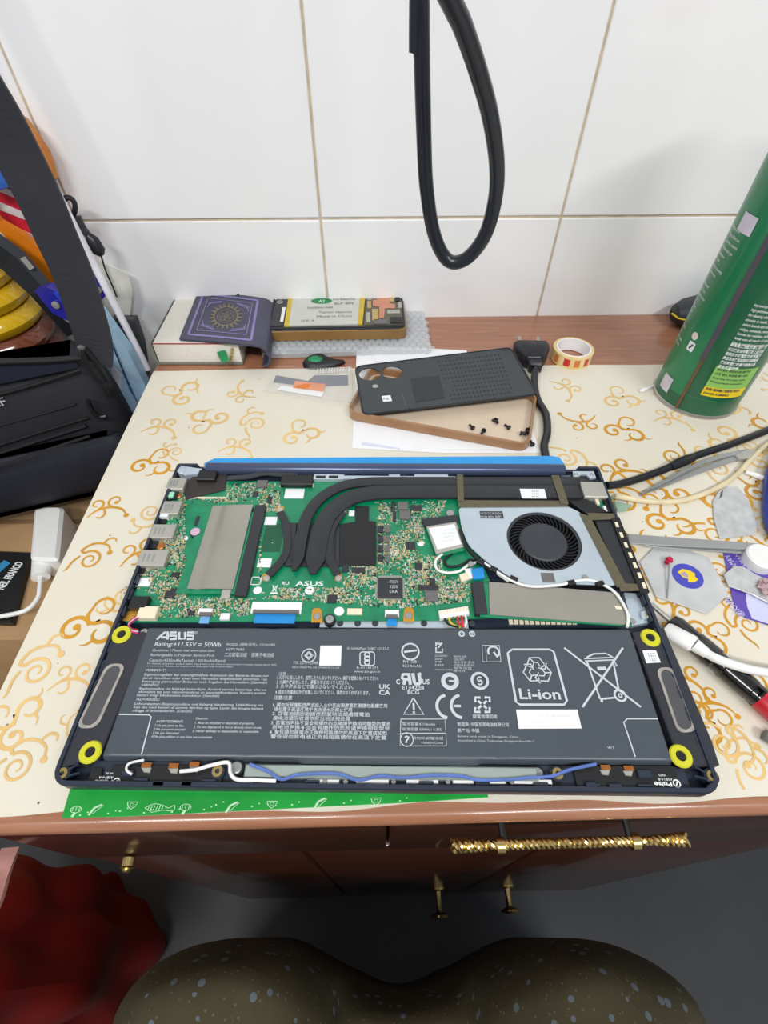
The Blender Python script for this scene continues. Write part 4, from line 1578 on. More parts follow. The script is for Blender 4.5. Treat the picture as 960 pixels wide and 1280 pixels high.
lm_text(tt, 'W.FL', 132, 968, 142, 2.6, ZA + .0002, flip=True)
lm_text(tt, 'Pulse', 817, 983.5, 839, 6, ZA + .0002, .03, flip=True)
lm_text(tt, 'ASB14-B', 822, 976, 840, 3.2, ZA + .0002, flip=True)
lm_text(tt, 'W.FL', 822, 970.5, 832, 2.6, ZA + .0002, flip=True)
for u, v in ((145, 977.5), (846, 979.5)):
    q = P(u, v, ZA + .0002)
    tt.loop(circle(q.x, q.y, .0016, 14), .0006, q.z)
    tt.ribbon([(q.x - .0006, q.y - .001), (q.x + .0006, q.y + .001)], .0006, q.z + 1e-5)
lp([(116, 960), (128, 960), (124, 984), (108, 984)], ZFF, ZA - .0001).build('antenna_film', MT['black'], lap)
tt.build('antenna_lettering', MT['print_white'], lap)
lb(305, 957, 672, 974, ZFF, ZFF + .0030, None, .0006).build('touchpad_bar', mat('satin_silver', (186, 200, 194), .3, .6, var=.05), lap)
for u0, u1 in ((300, 330), (384, 424), (445, 486), (508, 548), (566, 592), (605, 632), (640, 690)):
    lb(u0, 974, u1, 980, ZFF, ZFF + .0018, None, .0003).build('white_pad', MT['white'], lap)
for u in (406, 432, 492, 533, 560, 600, 640):
    cyl(u, 977, ZFF + .0016, ZFF + .0024, .0012).build('pad_screw', MT['steel'], lap, smooth=True)
MT['blue_lead'] = mat('blue_lead', (92, 118, 186), .4)
MB().tube(spline([P(u, v, ZFF + .0040) for u, v in ((312, 955), (335, 964), (352, 974), (375, 968), (420, 967), (448, 975), (475, 970), (505, 972), (540, 969), (575, 970), (600, 975), (640, 974), (660, 972), (690, 970), (712, 962), (745, 955))], 6), .0008, 6).build('blue_lead', MT['blue_lead'], lap, smooth=True)
MB().tube(spline([P(u, v, ZFF + .0040) for u, v in ((225, 964), (245, 962), (262, 957), (285, 953), (288, 966), (296, 974), (320, 975), (345, 976))], 6), .0009, 6).build('white_lead', MT['white'], lap, smooth=True)
MB().tube(spline([P(u, v, ZFF + .0036) for u, v in ((165, 968), (158, 962), (162, 954), (180, 950))], 6), .0006, 6).build('white_lead', MT['white'], lap, smooth=True)
for u0, v0, u1, v1 in ((152, 962, 166, 970), (190, 976, 205, 983), (226, 976, 240, 983), (798, 962, 815, 972), (733, 977, 746, 984), (762, 979, 778, 985)):
    lb(u0, v0, u1, v1, ZFF, ZFF + .0036, None, .0004).build('plastic_hook', MT['navy'], tray_o)
for a, b in (((86, 962), (98, 955)), ((70, 972), (84, 980)), ((84, 970), (100, 966)), ((880, 965), (868, 958)), ((898, 975), (884, 984)), ((884, 974), (868, 970))):
    MB().tube([P(a[0], a[1], ZFF + .003), P(b[0], b[1], ZFF + .003)], .0006, 6).build('corner_rib', MT['navy'], tray_o)

# ================================================================== things on the desk
def pp(pix, z):
    return [(P(u, v, z).x, P(u, v, z).y) for u, v in pix]


def slab(name, m, pix, z0, z1, parent=None, ch=0.0, r=0.0):
    poly = pp(pix, z1)
    if r:
        poly = roundpoly(poly, r)
    return MB().prism(poly, z0, z1, None, ch).build(name, MT[m] if isinstance(m, str) else m, parent)


# ------------------------------------------------------------------ spray can
CC = Vector((.2915, .3865, 0))
CR = .0360
can = thing('spray_can', CC, 'tall green aerosol can with white lettering and yellow warning band', 'spray can')
MT['can'] = mat('green_can_paint', (26, 130, 84), .3, rgb2=(22, 120, 76), scale=10, coat=.3)
MT['can_dark'] = mat('dark_green_can_paint', (18, 92, 60), .3, var=.05, coat=.3)
MT['tin'] = mat('tin_rim', (190, 186, 178), .3, .8, var=.08)
MB().lathe([(0, .0012), (CR * .80, .0006), (CR * .90, .0), (CR * 1.02, .0), (CR * 1.035, .0016), (CR * 1.02, .0032), (CR, .0036)], 48, T(CC)).build('bottom_rim', MT['tin'], can, smooth=True)
MB().lathe([(CR, .0036), (CR, .016)], 48, T(CC)).build('base_band', MT['can_dark'], can, smooth=True)
MB().lathe([(CR, .016), (CR, .205), (CR * 1.02, .207), (CR * .98, .209)], 48, T(CC)).build('can_body', MT['can'], can, smooth=True)
MB().lathe([(CR * .98, .209), (CR * .90, .216), (CR * .70, .224), (CR * .45, .229), (CR * .42, .233), (0, .233)], 40, T(CC)).build('can_shoulder', MT['tin'], can, smooth=True)
MB().lathe([(0, .231), (CR * .92, .231), (CR * .92, .262), (CR * .86, .268), (0, .268)], 40, T(CC)).build('can_cap', mat('red_cap', (190, 34, 34), .4), can, smooth=True)


def chit(u, v):
    """angle and height where the can's wall is seen"""
    d = ray(u, v)
    o = -CC.xy
    A = d.x ** 2 + d.y ** 2
    B = 2 * (o.x * d.x + o.y * d.y)
    C_ = o.length_squared - CR ** 2
    D = max(B * B - 4 * A * C_, 0)
    t = (-B - math.sqrt(D)) / (2 * A)
    p = Vector((d.x * t, d.y * t))
    return math.atan2(p.y - CC.y, p.x - CC.x) % (2 * math.pi), H + d.z * t


def wrap(mb, lift):
    return mb.map(lambda p: (CC.x + (CR + lift) * math.cos(p.x / CR), CC.y + (CR + lift) * math.sin(p.x / CR), p.y))


def can_text(mb, s, u, v, arc_mm, cap_mm, bold=0.0):
    a, z = chit(u, v)
    return mb.text(s, arc_mm / 1000, cap_mm / 1000, T(a * CR, z, 0), bold)


def can_patch(a0, a1, z0, z1, lift, name, m):
    n_ = 14
    mb = MB().grid(lambda i, j: ((a0 + (a1 - a0) * i) * CR, z0 + (z1 - z0) * j, 0), n_, 4)
    return wrap(mb, lift).build(name, m, can, smooth=True)


a_s, _ = chit(850, 500)
MB().tube([(CC.x + (CR + .0002) * math.cos(a_s), CC.y + (CR + .0002) * math.sin(a_s), z) for z in (.004, .052)], .0024, 8, fy=.35).build('seam', mat('brown_seam', (120, 92, 66), .4, .3), can, smooth=True)
can_patch(a_s - .062, a_s + .062, .052, .2, .0006, 'seam_strip', mat('slate_seam', (78, 80, 98), .4, .2, rgb2=(96, 84, 84), scale=60))
can_patch(a_s + .05, a_s + 2.2, .016, .2, .0001, 'rear_panel', MT['can_dark'])
can_patch(a_s + .07, a_s + 2.2, .0190, .0194, .0003, 'thin_line', mat('light_green_line', (60, 150, 100), .4))
MT['lime'] = mat('lime_label', (140, 196, 96), .5, var=.05)
MT['lemon'] = mat('yellow_label', (238, 206, 28), .5, var=.04)
a1, z1 = chit(868, 503)
can_patch(a1 + .02, a1 + 1.0, .0235, .0325, .0003, 'yellow_label', MT['lemon'])
can_patch(a1 + .02, a1 + 1.0, .0325, .0520, .0003, 'lime_label', MT['lime'])
tw = MB()
for k in range(9):
    s = ('Improved spray gives best results on metal.', 'High performance cleaner and degreaser', 'for cleaning electronic boards and', 'circuits in tools, mobile phones,', 'switch boards and other equipment', 'relays, contacts, motherboards', 'leaves no residue, safe to use,', 'keep out of reach of children.', 'Use in ventilated rooms only.')[k]
    tw.text(s, .030 - .0006 * (k % 3), .0021, T((a1 + .05) * CR, .103 - k * .0038, 0), .01)
for k in range(6):
    s = ('高效清潔劑配方環保型噴劑', '可以快速去除電路板上的污垢', '適用於手機電腦主板等電子', '產品清洗使用前請先斷開電源', '使用時請保持通風遠離火源', '避免兒童接觸')[k]
    tw.text(s, .027 - (k == 5) * .012, .0022, T((a1 + .04) * CR, .0690 - k * .0039 + .0015, 0), .02)
for k, s in enumerate(('+ 不含鉛', '+ 快速乾燥', '  無殘留', '+ 無腐蝕', '  安全', '+ 環保清潔劑')):
    tw.text(s, .016, .0028, T((a1 + .36) * CR, .140 - k * .0062, 0), .02)
b0, _ = chit(846, 450)
for k, s in enumerate(('TECHNICAL DATA', 'Volume 550ml net', 'Contents: solvent', 'non flammable gas', 'Storage below', '40C / 104F', 'Made for cleaning', 'electronics', '', 'Shake well', 'before use', 'Spray from 20cm', '', 'Manual', 'www', '', '', 'Ref. 530', 'Lot 07', 'Net weight', 'Keep dry')):
    if s:
        tw.text(s, .0011 * len(s), .0021, T((a_s - 1.05) * CR + .002 * math.sin(k), .142 - k * .0046, 0), 0)
tw2 = MB()
wrap(tw, .0005).build('printed_text', MT['print_white'], can)
for k, s in enumerate(('安全警告: 極易燃氣體 遠離熱源', '火花 明火 熱表面 禁止吸煙', 'Keep away from heat, sparks.', 'Pressurised container.')):
    tw2.text(s, .026, .0018, T((a1 + .07) * CR, .0485 - k * .0038, 0), .01)
for k, s in enumerate(('危險! 請閱讀使用說明 勿近火', 'DANGER: FLAMMABLE')):
    tw2.text(s, .028 - k * .008, .0020, T((a1 + .06) * CR, .0295 - k * .0040, 0), .02)
wrap(tw2, .0006).build('label_lettering', MT['print_dark'], can)
for u0, v0, du, dz in ((934, 280, .20, .012), (833, 478, .17, .014)):
    a, z = chit(u0, v0)
    can_patch(a - du, a + du, z - dz / 2, z + dz / 2, .0004, 'white_label', mat('lilac_white_label', (212, 206, 220), .5))
a, z = chit(869, 420)
wrap(MB().flat(circle(a * CR, z, .0032, 20)), .0004).build('round_mark', mat('pink_white', (232, 214, 214), .5), can)
a, z = chit(864, 433)
wrap(MB().flat(rrect(a * CR - .0033, a * CR + .0033, z - .0040, z + .0040, .001)), .0004).build('square_mark', MT['sticker'], can)
wrap(MB().ribbon([(a * CR - .001, z - .002), (a * CR + .0012, z + .0022)], .0016), .0006).build('leaf_mark', mat('dark_teal', (30, 90, 90), .5), can)

# cotton swab beside the can
sw = thing('cotton_swab', P(826, 482), 'thin white cotton swab lying against the foot of the green can', 'swab')
MB().tube([P(803, 488, .0016), P(835, 474, .0016)], .0012, 8).build('stick', MT['white'], sw, smooth=True)
MB().tube([P(800, 489, .0018), P(803, 488, .0020), P(810, 485, .0018)], [.0010, .0020, .0013], 8).build('tip', MT['paper'], sw, smooth=True)

# dark tool behind the can
tl = thing('hand_tool', P(885, 408), 'black rounded hand tool with a yellow stripe behind the green can', 'tool')
c = P(884, 406, 0)
body = MB()
prof = [(.0, -.046), (.010, -.044), (.017, -.034), (.021, -.018), (.022, 0), (.021, .03), (.018, .06), (.010, .075), (0, .078)]
Mx = T(c.x, c.y, .0150) @ Rz(4) @ Matrix.Rotation(math.radians(90), 4, 'Y')
lo = MB().lathe(prof, 28, Mx)
lo.map(lambda p: (p.x, p.y, max(.0, min(p.z * .82 + .0025, .0135))))
lo.build('lower_shell', MT['black'], tl, smooth=True)
up_ = MB().lathe([(r * .97, z) for r, z in prof], 28, Mx)
up_.map(lambda p: (p.x, p.y, max(.0150, p.z * .80 + .0040)))
up_.build('upper_shell', MT['charcoal'], tl, smooth=True)
ys = MB()
pts = [Mx @ Vector((0, -r, z)) for r, z in prof]
ys.tube([(p.x, p.y + .0012, .0143) for p in pts], .0011, 8)
ys.build('yellow_stripe', MT['lemon'], tl, smooth=True)

# ------------------------------------------------------------------ roll of tape
tr = thing('tape_roll', P(712, 452), 'small roll of gold and red printed tape beside the black plug', 'tape')
c = P(713, 448, 0)
R0 = .0200
MB().lathe([(R0 - .0030, 0), (R0, 0), (R0, .0120), (R0 - .0030, .0120), (R0 - .0030, 0)], 40, T(c)).build('tape', mat('gold_tape', (222, 190, 120), .25, rgb2=(236, 214, 160), scale=60, coat=.4), tr, smooth=True)
MB().lathe([(R0 - .0042, .0), (R0 - .0030, 0), (R0 - .0030, .0126), (R0 - .0042, .0126), (R0 - .0042, 0)], 40, T(c)).build('core', MT['paper'], tr, smooth=True)
for a0, a1_, m in ((232, 250, (200, 40, 40)), (262, 278, (206, 120, 60)), (200, 214, (214, 120, 70)), (292, 306, (200, 60, 50))):
    MB().lathe([(R0 + .0002, .0025), (R0 + .0002, .0100)], 4, T(c), a0, a1_).build('printed_motif', mat('tape_motif', m, .4), tr)

# ------------------------------------------------------------------ power plug
pl = thing('power_plug', P(668, 460), 'black two-pin power plug with its cord lying by the phone cover', 'plug')
M = T(P(664, 455, 0)) @ Rz(-3)
bp = [(-.0085, -.010), (.0085, -.010), (.0175, .010), (.0175, .022), (-.0175, .022), (-.0175, .010)]
MB().prism(roundpoly(bp, .005, 4), .001, .0150, M, ch=.003).build('plug_body', MT['rubber'], pl, smooth=True, ang=50)
MB().prism(rrect(-.0065, .0065, -.019, -.0098, .002), .003, .0125, M, ch=.0015).build('strain_relief', MT['rubber'], pl, smooth=True)
for x in (-.0095, .0095):
    MB().tube([M @ Vector((x, .0215, .008)), M @ Vector((x, .035, .008))], .0022, 10).build('pin', MT['tin'], pl, smooth=True)
cp = [M @ Vector((0, -.018, .0075)), P(668, 480, .006), P(672, 500, .0045), P(682, 518, .004), P(684, 540, .004), P(680, 558, .0035), P(684, 578, .0035)]
MB().tube(spline(cp, 6), .0034, 12).build('cord', MT['rubber'], pl, smooth=True)

# ------------------------------------------------------------------ paper, phone case, cover, screws
p1 = slab('paper_sheet', 'paper', [(446, 437), (590, 441), (640, 470), (676, 566), (552, 566), (440, 560)], .0004, .0007)
tag(p1, 'white paper sheet lying under the brown phone case', 'paper')
p2 = slab('paper_sheet', 'paper', [(460, 432), (583, 438), (588, 452), (470, 452)], .0009, .0012)
tag(p2, 'white paper corner sticking out behind the dark phone cover', 'paper')
p3 = slab('paper_sheet', mat('lilac_paper', (214, 214, 232), .8), [(452, 552), (500, 560), (500, 561.5), (452, 556)], .0009, .0011)
tag(p3, 'narrow lilac paper strip at the front edge of the white sheet', 'paper')

BL, BR = P(433, 524, .0014), P(660, 566, .0014)
e1 = (BR - BL).normalized()
e2 = Vector((-e1.y, e1.x, 0))
LN = (BR - BL).length
WDT = .074
KM = Matrix(((e1.x, e2.x, 0, BL.x), (e1.y, e2.y, 0, BL.y), (0, 0, 1, 0), (0, 0, 0, 1)))
MT['case'] = mat('amber_rubber', (158, 112, 70), .25, rgb2=(176, 132, 92), scale=30, coat=.3, alpha=.80)
MT['case_floor'] = mat('tan_case_floor', (222, 202, 178), .35, var=.04, alpha=.9)
case = thing('phone_case', KM @ Vector((LN / 2, WDT / 2, .0012)), 'translucent brown rubber phone case lying open on white paper', 'phone case')
oo = rrect(0, LN, 0, WDT, .010, 5)
io = rrect(.0022, LN - .0022, .0022, WDT - .0022, .008, 5)
MB().prism(io, .0013, .0024, KM).build('case_back', MT['case_floor'], case)
nn = len(oo)
cw = MB()
vs = [(x, y, .0013) for x, y in oo] + [(x, y, .0095) for x, y in oo] + [(x * .999 + .0001, y, .0105) for x, y in [(a * .985 + LN * .0075, b * .97 + WDT * .015) for a, b in oo]] + [(x, y, .0098) for x, y in io] + [(x, y, .0024) for x, y in io]
fs = []
for lv in range(4):
    for k in range(nn):
        j = (k + 1) % nn
        fs.append((lv * nn + k, lv * nn + j, (lv + 1) * nn + j, (lv + 1) * nn + k))
cw.add(vs, fs, KM)
cw.build('case_wall', MT['case'], case, smooth=True)
MB().ring(rrect(.006, .034, WDT - .034, WDT - .006, .006, 5), rrect(.008, .032, WDT - .032, WDT - .008, .005, 5), .0024, .0042, KM).build('camera_frame', MT['case'], case)

# dark back cover resting across the case
ZC = .0112
cv = [(443, 458), (639, 434), (673, 493), (453, 519)]
cover = thing('phone_back_cover', P(560, 480, ZC), 'dark grey phone back cover with two camera holes', 'phone cover')
C4 = [Vector(p) for p in pp(cv, ZC)]
crn = [Vector(p) for p in roundpoly([tuple(p) for p in C4], .008, 5)]


def clip_half(poly, a, b, side):
    out = []
    n_ = len(poly)
    f = lambda p: ((b.x - a.x) * (p.y - a.y) - (b.y - a.y) * (p.x - a.x)) * side
    for i in range(n_):
        p, q = poly[i], poly[(i + 1) % n_]
        fp, fq = f(p), f(q)
        if fp >= 0:
            out.append(p)
        if fp * fq < 0:
            out.append(p.lerp(q, fp / (fp - fq)))
    return out


def holed(poly, c, r, z0, z1, mb, n=40):
    pts = [p - c for p in poly]

    def far(a):
        d = Vector((math.cos(a), math.sin(a)))
        best = 1e9
        for i in range(len(pts)):
            p, q = pts[i - 1], pts[i]
            e = q - p
            den = d.x * e.y - d.y * e.x
            if abs(den) < 1e-14:
                continue
            t = (p.x * e.y - p.y * e.x) / den
            s = (p.x * d.y - p.y * d.x) / den
            if t > 0 and -1e-6 <= s <= 1.000001:
                best = min(best, t)
        return c + d * best
    an = sorted([2 * math.pi * k / n for k in range(n)] + [math.atan2(p.y, p.x) % (2 * math.pi) for p in pts])
    o_ = [tuple(far(a)) for a in an]
    i_ = [(c.x + r * math.cos(a), c.y + r * math.sin(a)) for a in an]
    return mb.ring(o_, i_, z0, z1)


hA, hB = P(462, 467.5, ZC).xy, P(490, 465, ZC).xy
ax = (C4[1] - C4[0]).normalized()
pe = Vector((-ax.y, ax.x))
mid = (hA + hB) / 2
rt = hB + ax * .0125
cm = MB()
leftp = clip_half(crn, mid, mid + pe, 1)
midp = clip_half(clip_half(crn, mid, mid + pe, -1), rt, rt + pe, 1)
rightp = clip_half(crn, rt, rt + pe, -1)
RH = .0100
holed(leftp, hA, RH, ZC - .0010, ZC, cm)
holed(midp, hB, RH, ZC - .0010, ZC, cm)
cm.prism(rightp, ZC - .0010, ZC)
cm.build('cover_panel', mat('dark_grey_cover', (56, 62, 66), .5, var=.06), cover)
MB().ring([tuple(p) for p in crn], [tuple(p + (sum(crn, Vector((0, 0))) / len(crn) - p).normalized() * .0016) for p in crn], ZC, ZC + .0005).build('cover_edge', MT['black'], cover)
hx = MB()
for a in range(17):
    for b in range(11):
        u = 548 + a * 4.7 + b * 1.9
        v = 452 + b * 5.2 - a * .55
        if u > 640 or (u < 565 and b > 4 and b < 8):
            continue
        q = P(u, v, ZC)
        hx.box(-.0008, .0008, -.0011, .0011, ZC, ZC + .00025, T(q.x, q.y, 0) @ Rz(7))
hx.build('dimple_grid', mat('cover_dimple', (46, 52, 56), .6), cover, kind='stuff')
slab('dull_patch', mat('cover_patch', (50, 54, 58), .7), [(513, 473), (549, 469), (556, 497), (520, 503)], ZC, ZC + .0003, cover)
slab('white_label', 'sticker', [(477, 495), (488, 494), (490, 501), (479, 502)], ZC, ZC + .0003, cover)
tt = MB()
lm_text(tt, 'PA', 479.5, 500, 486.5, 3, ZC + .0004)
tt.build('label_lettering', MT['print_dark'], cover)
tt = MB()
q = P(509, 508, ZC + .0003)
tt.text('>PC+ABS<', .020, .0018, T(q) @ Rz(100))
tt.build('moulded_lettering', MT['chip_grey'], cover)
q = P(469, 483, ZC)
MB().lathe([(0, 0), (.0026, 0), (.0026, .0004), (0, .0004)], 16, T(q)).build('flash_window', MT['silver'], cover)

scr = MB().lathe([(0, 0), (.0011, 0), (.0011, .0042), (.0021, .0042), (.0021, .0054), (0, .0054)], 10, Matrix.Rotation(math.radians(90), 4, 'X'))
sme = bpy.data.meshes.new('small_screw')
sme.from_pydata([tuple(p) for p in scr.v], [], scr.f)
sme.materials.append(MT['black'])
SCREWS = [(587, 531, 30), (602, 542, 150), (615, 525, 80), (622, 529, 200), (631, 531, 40), (653, 541, 100), (658, 543, 250), (663, 534, 320), (663, 551, 10)]
for u, v, a in SCREWS:
    o = put('small_screw', sme, P(u, v, .0024 + .0021), None, rot=math.radians(a))
    tag(o, 'tiny black screw lying loose inside the brown phone case', 'screw', 'loose screws in the phone case')

# ------------------------------------------------------------------ bubble wrap and opened phone
ZBW = .0070
wrapo = thing('bubble_wrap', P(430, 420), 'clear bubble wrap pouch under the opened phone', 'bubble wrap')
bwp = pp([(333, 392), (400, 372), (528, 376), (540, 436), (440, 438), (326, 441)], ZBW)
MT['bubble'] = clear('bubble_film', (214, 218, 222), .45, .12)
MB().prism(roundpoly(bwp, .006), .0006, ZBW - .0008, None, ch=.001).build('pouch', MT['bubble'], wrapo)
hemi = MB().lathe([(.0040, 0), (.0036, .0012), (.0022, .0021), (0, .0024)], 9)
bb = MB()
bpx = [(333, 392), (400, 374), (527, 378), (538, 434), (440, 437), (328, 439)]
for a in range(26):
    for b in range(12):
        q = P(326, 440, ZBW) + Vector((a * .0077 + (b % 2) * .0038, b * .0072, 0))
        d = q
        # stays on the pouch
        pts = bwp
        if inside(pts, q.x, q.y):
            bb.add(hemi.v, hemi.f, T(q.x, q.y, ZBW - .0008))
for a in range(24):
    q = P(331 + a * 8.7, 439.5, .0040)
    bb.add(hemi.v, hemi.f, T(q.x, q.y + .0012, .0036) @ Matrix.Rotation(math.radians(80), 4, 'X'))
bb.build('bubbles', clear('bubble_skin', (232, 238, 242), .28, .05), wrapo, smooth=True, kind='stuff')

ph = thing('opened_phone', P(420, 390, ZBW + .0014), 'opened smartphone in an amber case showing its white battery', 'phone')
ZPH = .0215
phx = [(344, 367), (502, 363), (507, 408), (332, 411)]
phw = roundpoly(pp(phx, ZPH), .008, 5)
cpt = Vector((sum(p[0] for p in phw) / len(phw), sum(p[1] for p in phw) / len(phw)))
grow = lambda k: [tuple(Vector(p) + (Vector(p) - cpt).normalized() * k) for p in phw]
MB().prism(grow(.0018), ZBW + .0014, ZPH - .0025, None, ch=.0012).build('amber_case', mat('amber_case', (150, 112, 58), .25, var=.08, coat=.4, alpha=.9), ph, smooth=True)
MB().prism(phw, ZPH - .006, ZPH - .0010, None, ch=.0004).build('phone_frame', MT['charcoal'], ph)
MB().ring(phw, grow(-.0022), ZPH - .0010, ZPH).build('frame_lip', MT['black'], ph)


def pslab(name, m, pix, h):
    return slab(name, m, pix, ZPH - .0012, ZPH - .0012 + h, ph)


batp = pslab('phone_battery', mat('pale_battery', (206, 208, 200), .35, .2, var=.04), [(362, 368), (455, 367), (450, 405), (356, 407)], .0016)
for pix in ([(361, 368), (366, 368), (361, 407), (355, 407)], [(450, 366.5), (457, 366.5), (453, 405), (447, 405)]):
    pslab('yellow_tape', mat('amber_tape', (206, 176, 40), .4), pix, .0018)
q = P(402, 376, ZPH + .0006)
MB().flat(circle(q.x, q.y, .0115, 24, .0062), q.z).build('green_badge', mat('green_badge', (30, 130, 76), .5), ph)
tt = MB()
lm_text(tt, 'A2', 398, 378, 406, 3.2, ZPH + .0007, .02, yaw=2)
tt.build('badge_lettering', MT['pale_green'], ph)
tt = MB()
for k, (s, u0, u1) in enumerate((('Li-ion Battery Pack', 416, 444), ('BLP 895', 418, 442), ('Model 5000mAh 19.4Wh', 384, 416), ('Typical capacity', 398, 440), ('Made in China', 396, 440), ('CE FC  R', 376, 392))):
    lm_text(tt, s, u0, 375 + k * 5.4, u1, 2.4, ZPH + .0007, yaw=2)
tt.build('battery_lettering', MT['chip_grey'], ph)
pslab('camera_board', MT['chip'], [(347, 369), (361, 368), (354, 407), (337, 408)], .0012)
for u, v in ((351, 373), (350, 378)):
    q = P(u, v, ZPH)
    MB().lathe([(.0022, 0), (.0034, 0), (.0034, .0010), (.0022, .0010), (.0022, 0)], 14, T(q.x, q.y, ZPH - .0004)).build('camera_ring', MT['silver'], ph, smooth=True)
pslab('white_foam', MT['white'], [(353, 384), (357, 384), (354, 402), (350, 402)], .0015)
pslab('charging_board', mat('phone_board', (96, 92, 78), .45), [(458, 367), (500, 365), (504, 405), (455, 406)], .0010)
pslab('copper_shield', mat('salmon_copper', (214, 150, 122), .35, .5, var=.08), [(473, 366), (486, 365), (488, 379), (494, 380), (494, 385), (481, 385), (480, 397), (474, 397), (474, 383), (466, 382), (466, 375), (472, 374)], .0016)
for u0, v0, u1, v1, m in ((459, 369, 465, 374, 'silver'), (459, 376, 464, 384, 'tan'), (458, 390, 463, 402, 'silver'), (465, 386, 473, 400, 'tan'), (488, 396, 503, 403, 'black'), (494, 370, 500, 376, 'black'), (497, 377, 502, 384, 'silver'), (484, 387, 500, 391, 'silver'), (467, 399, 484, 404, 'chip_grey'), (487, 367, 492, 376, 'tan')):
    lb(u0, v0, u1, v1, ZPH - .0010, ZPH + .0010, None, .0002, 2).build('phone_component', MT[m], ph)

# ------------------------------------------------------------------ thick book and purple booklet
MT['pages'] = mat('white_page_edges', (226, 222, 212), .8, var=.05, scale=400)
HB = .0225
bk = thing('thick_book', P(250, 445), 'thick white-paged book with a worn grey-green cover lying by the wall', 'book')
b_top = [(221, 370), (316, 372), (297, 429), (190, 429)]
tp = pp(b_top, HB)
blk = MB()
blk.prism(tp, .0020, HB, None, ch=.0006)
blk.build('page_block', MT['pages'], bk)
MB().prism([(tp[0][0] - .001, tp[0][1] + .002), (tp[1][0], tp[1][1] + .002), (tp[2][0] + .001, tp[2][1] - .002), (tp[3][0] - .002, tp[3][1] - .002)], 0, .0020).build('back_board', mat('grey_green_cover', (128, 132, 118), .6, var=.1), bk)
spn = []
for t_ in (0, 1):
    a = Vector(tp[0]) if t_ else Vector(tp[3])
    for k in range(9):
        an = math.radians(90 + 180 * k / 8)
        spn.append((a.x - .0005 + .0045 * math.cos(an), a.y + (-.001 if not t_ else .001), HB * .5 + HB * .5 * math.sin(an)))
sm_ = MB().add(spn, [(k, k + 1, 10 + k, 9 + k) for k in range(8)] + [tuple(range(8, -1, -1)), tuple(range(9, 18))])
sm_.build('spine', mat('grey_green_spine', (134, 138, 124), .55, var=.12), bk, smooth=True)
MB().strap([Vector((tp[3][0], tp[3][1] - .0003, HB - .0004)), Vector((tp[2][0], tp[2][1] - .0003, HB - .0004))], .0008, .0008).build('red_edge', mat('red_thread', (170, 60, 60), .7), bk)
slab('green_tab', mat('green_tab', (24, 140, 80), .5), [(271, 440), (281, 437), (285, 446), (276, 448)], .0105, .0150, bk)
cs = P(291, 446, .010)
for k in range(5):
    MB().tube([Vector((tp[2][0] - .012 + .0012 * k, tp[2][1] - .0012, .003 + .0034 * k)), Vector((tp[2][0] - .010 + .0012 * k, tp[2][1] - .0020, .004 + .0034 * k))], .0012, 6).build('head_band_stitch', MT['tan'], bk)

MT['indigo'] = mat('dark_indigo_leatherette', (62, 62, 84), .45, rgb2=(70, 70, 92), scale=80, bump=.15, bscale=500)
qb = thing('purple_booklet', P(275, 400, HB), 'dark purple booklet with ornate cover draped over the thick book', 'book')
ZQ = HB + .0032
ca, cb2, cc, cd = [Vector((x, y)) for x, y in pp([(248, 363), (330, 373), (321, 432), (224, 423)], ZQ)]


def qsurf(i, j, off=0.0):
    p = ca.lerp(cb2, min(i, .86) / .86).lerp(cd.lerp(cc, min(i, .86) / .86), j)
    z = ZQ + .0008 * math.sin(i * 3) - off
    if i > .86:
        a = (i - .86) / .14 * math.radians(172)
        rr = .0121
        p = p + (cb2 - ca).normalized() * (rr - off) * math.sin(a)
        z = ZQ + .0004 - rr + (rr - off) * math.cos(a)
    return Vector((p.x, p.y, z))


qm = MB()
n1 = 60
qm.grid(lambda i, j: qsurf(i, j), n1, 10, flip=True)
m0 = len(qm.v)
qm.grid(lambda i, j: qsurf(i, j, .0022), n1, 10)
for k in range(n1):
    qm.f.append([k, k + 1, m0 + k + 1, m0 + k])
    a = 10 * (n1 + 1)
    qm.f.append([a + k + 1, a + k, m0 + a + k, m0 + a + k + 1])
for j in range(10):
    qm.f.append([(j + 1) * (n1 + 1), j * (n1 + 1), m0 + j * (n1 + 1), m0 + (j + 1) * (n1 + 1)])
qm.build('cover', MT['indigo'], qb, smooth=True, ang=60)
orn, gld = MB(), MB()


def om(pts, wd, mb, n=1):
    out = []
    for (i, j) in pts:
        out.append((i, j))
    base = len(mb.v)
    mb.ribbon(out, wd)


S_ = .86
def lay(mb, lift):
    mb.v = [qsurf(p.x * S_, 1 - p.y) + Vector((0, 0, lift + p.z)) for p in mb.v]
    return mb


r_ = rrect(.10, .92, .08, .92, .02, 3)
orn.loop(sum([[(r_[k][0] + (r_[(k + 1) % len(r_)][0] - r_[k][0]) * t / 6, r_[k][1] + (r_[(k + 1) % len(r_)][1] - r_[k][1]) * t / 6) for t in range(6)] for k in range(len(r_))], []), .035)
r_ = rrect(.19, .85, .17, .84, .02, 3)
orn.loop(sum([[(r_[k][0] + (r_[(k + 1) % len(r_)][0] - r_[k][0]) * t / 6, r_[k][1] + (r_[(k + 1) % len(r_)][1] - r_[k][1]) * t / 6) for t in range(6)] for k in range(len(r_))], []), .012, 1e-5)
for cx, cy, sx, s2 in ((.22, .80, 1, -1), (.82, .80, -1, -1), (.22, .21, 1, 1), (.82, .21, -1, 1)):
    for k in range(5):
        orn.loop(circle(cx + sx * (.02 + .035 * k), cy + s2 * (.02 + .012 * (4 - k)), .018, 8, .022), .009, 2e-5)
    orn.ribbon([(cx, cy + s2 * .16), (cx + sx * .03, cy + s2 * .06), (cx + sx * .20, cy)], .014, 3e-5)
lay(orn, .0003).build('lilac_border', mat('lilac_print', (136, 124, 176), .5), qb)
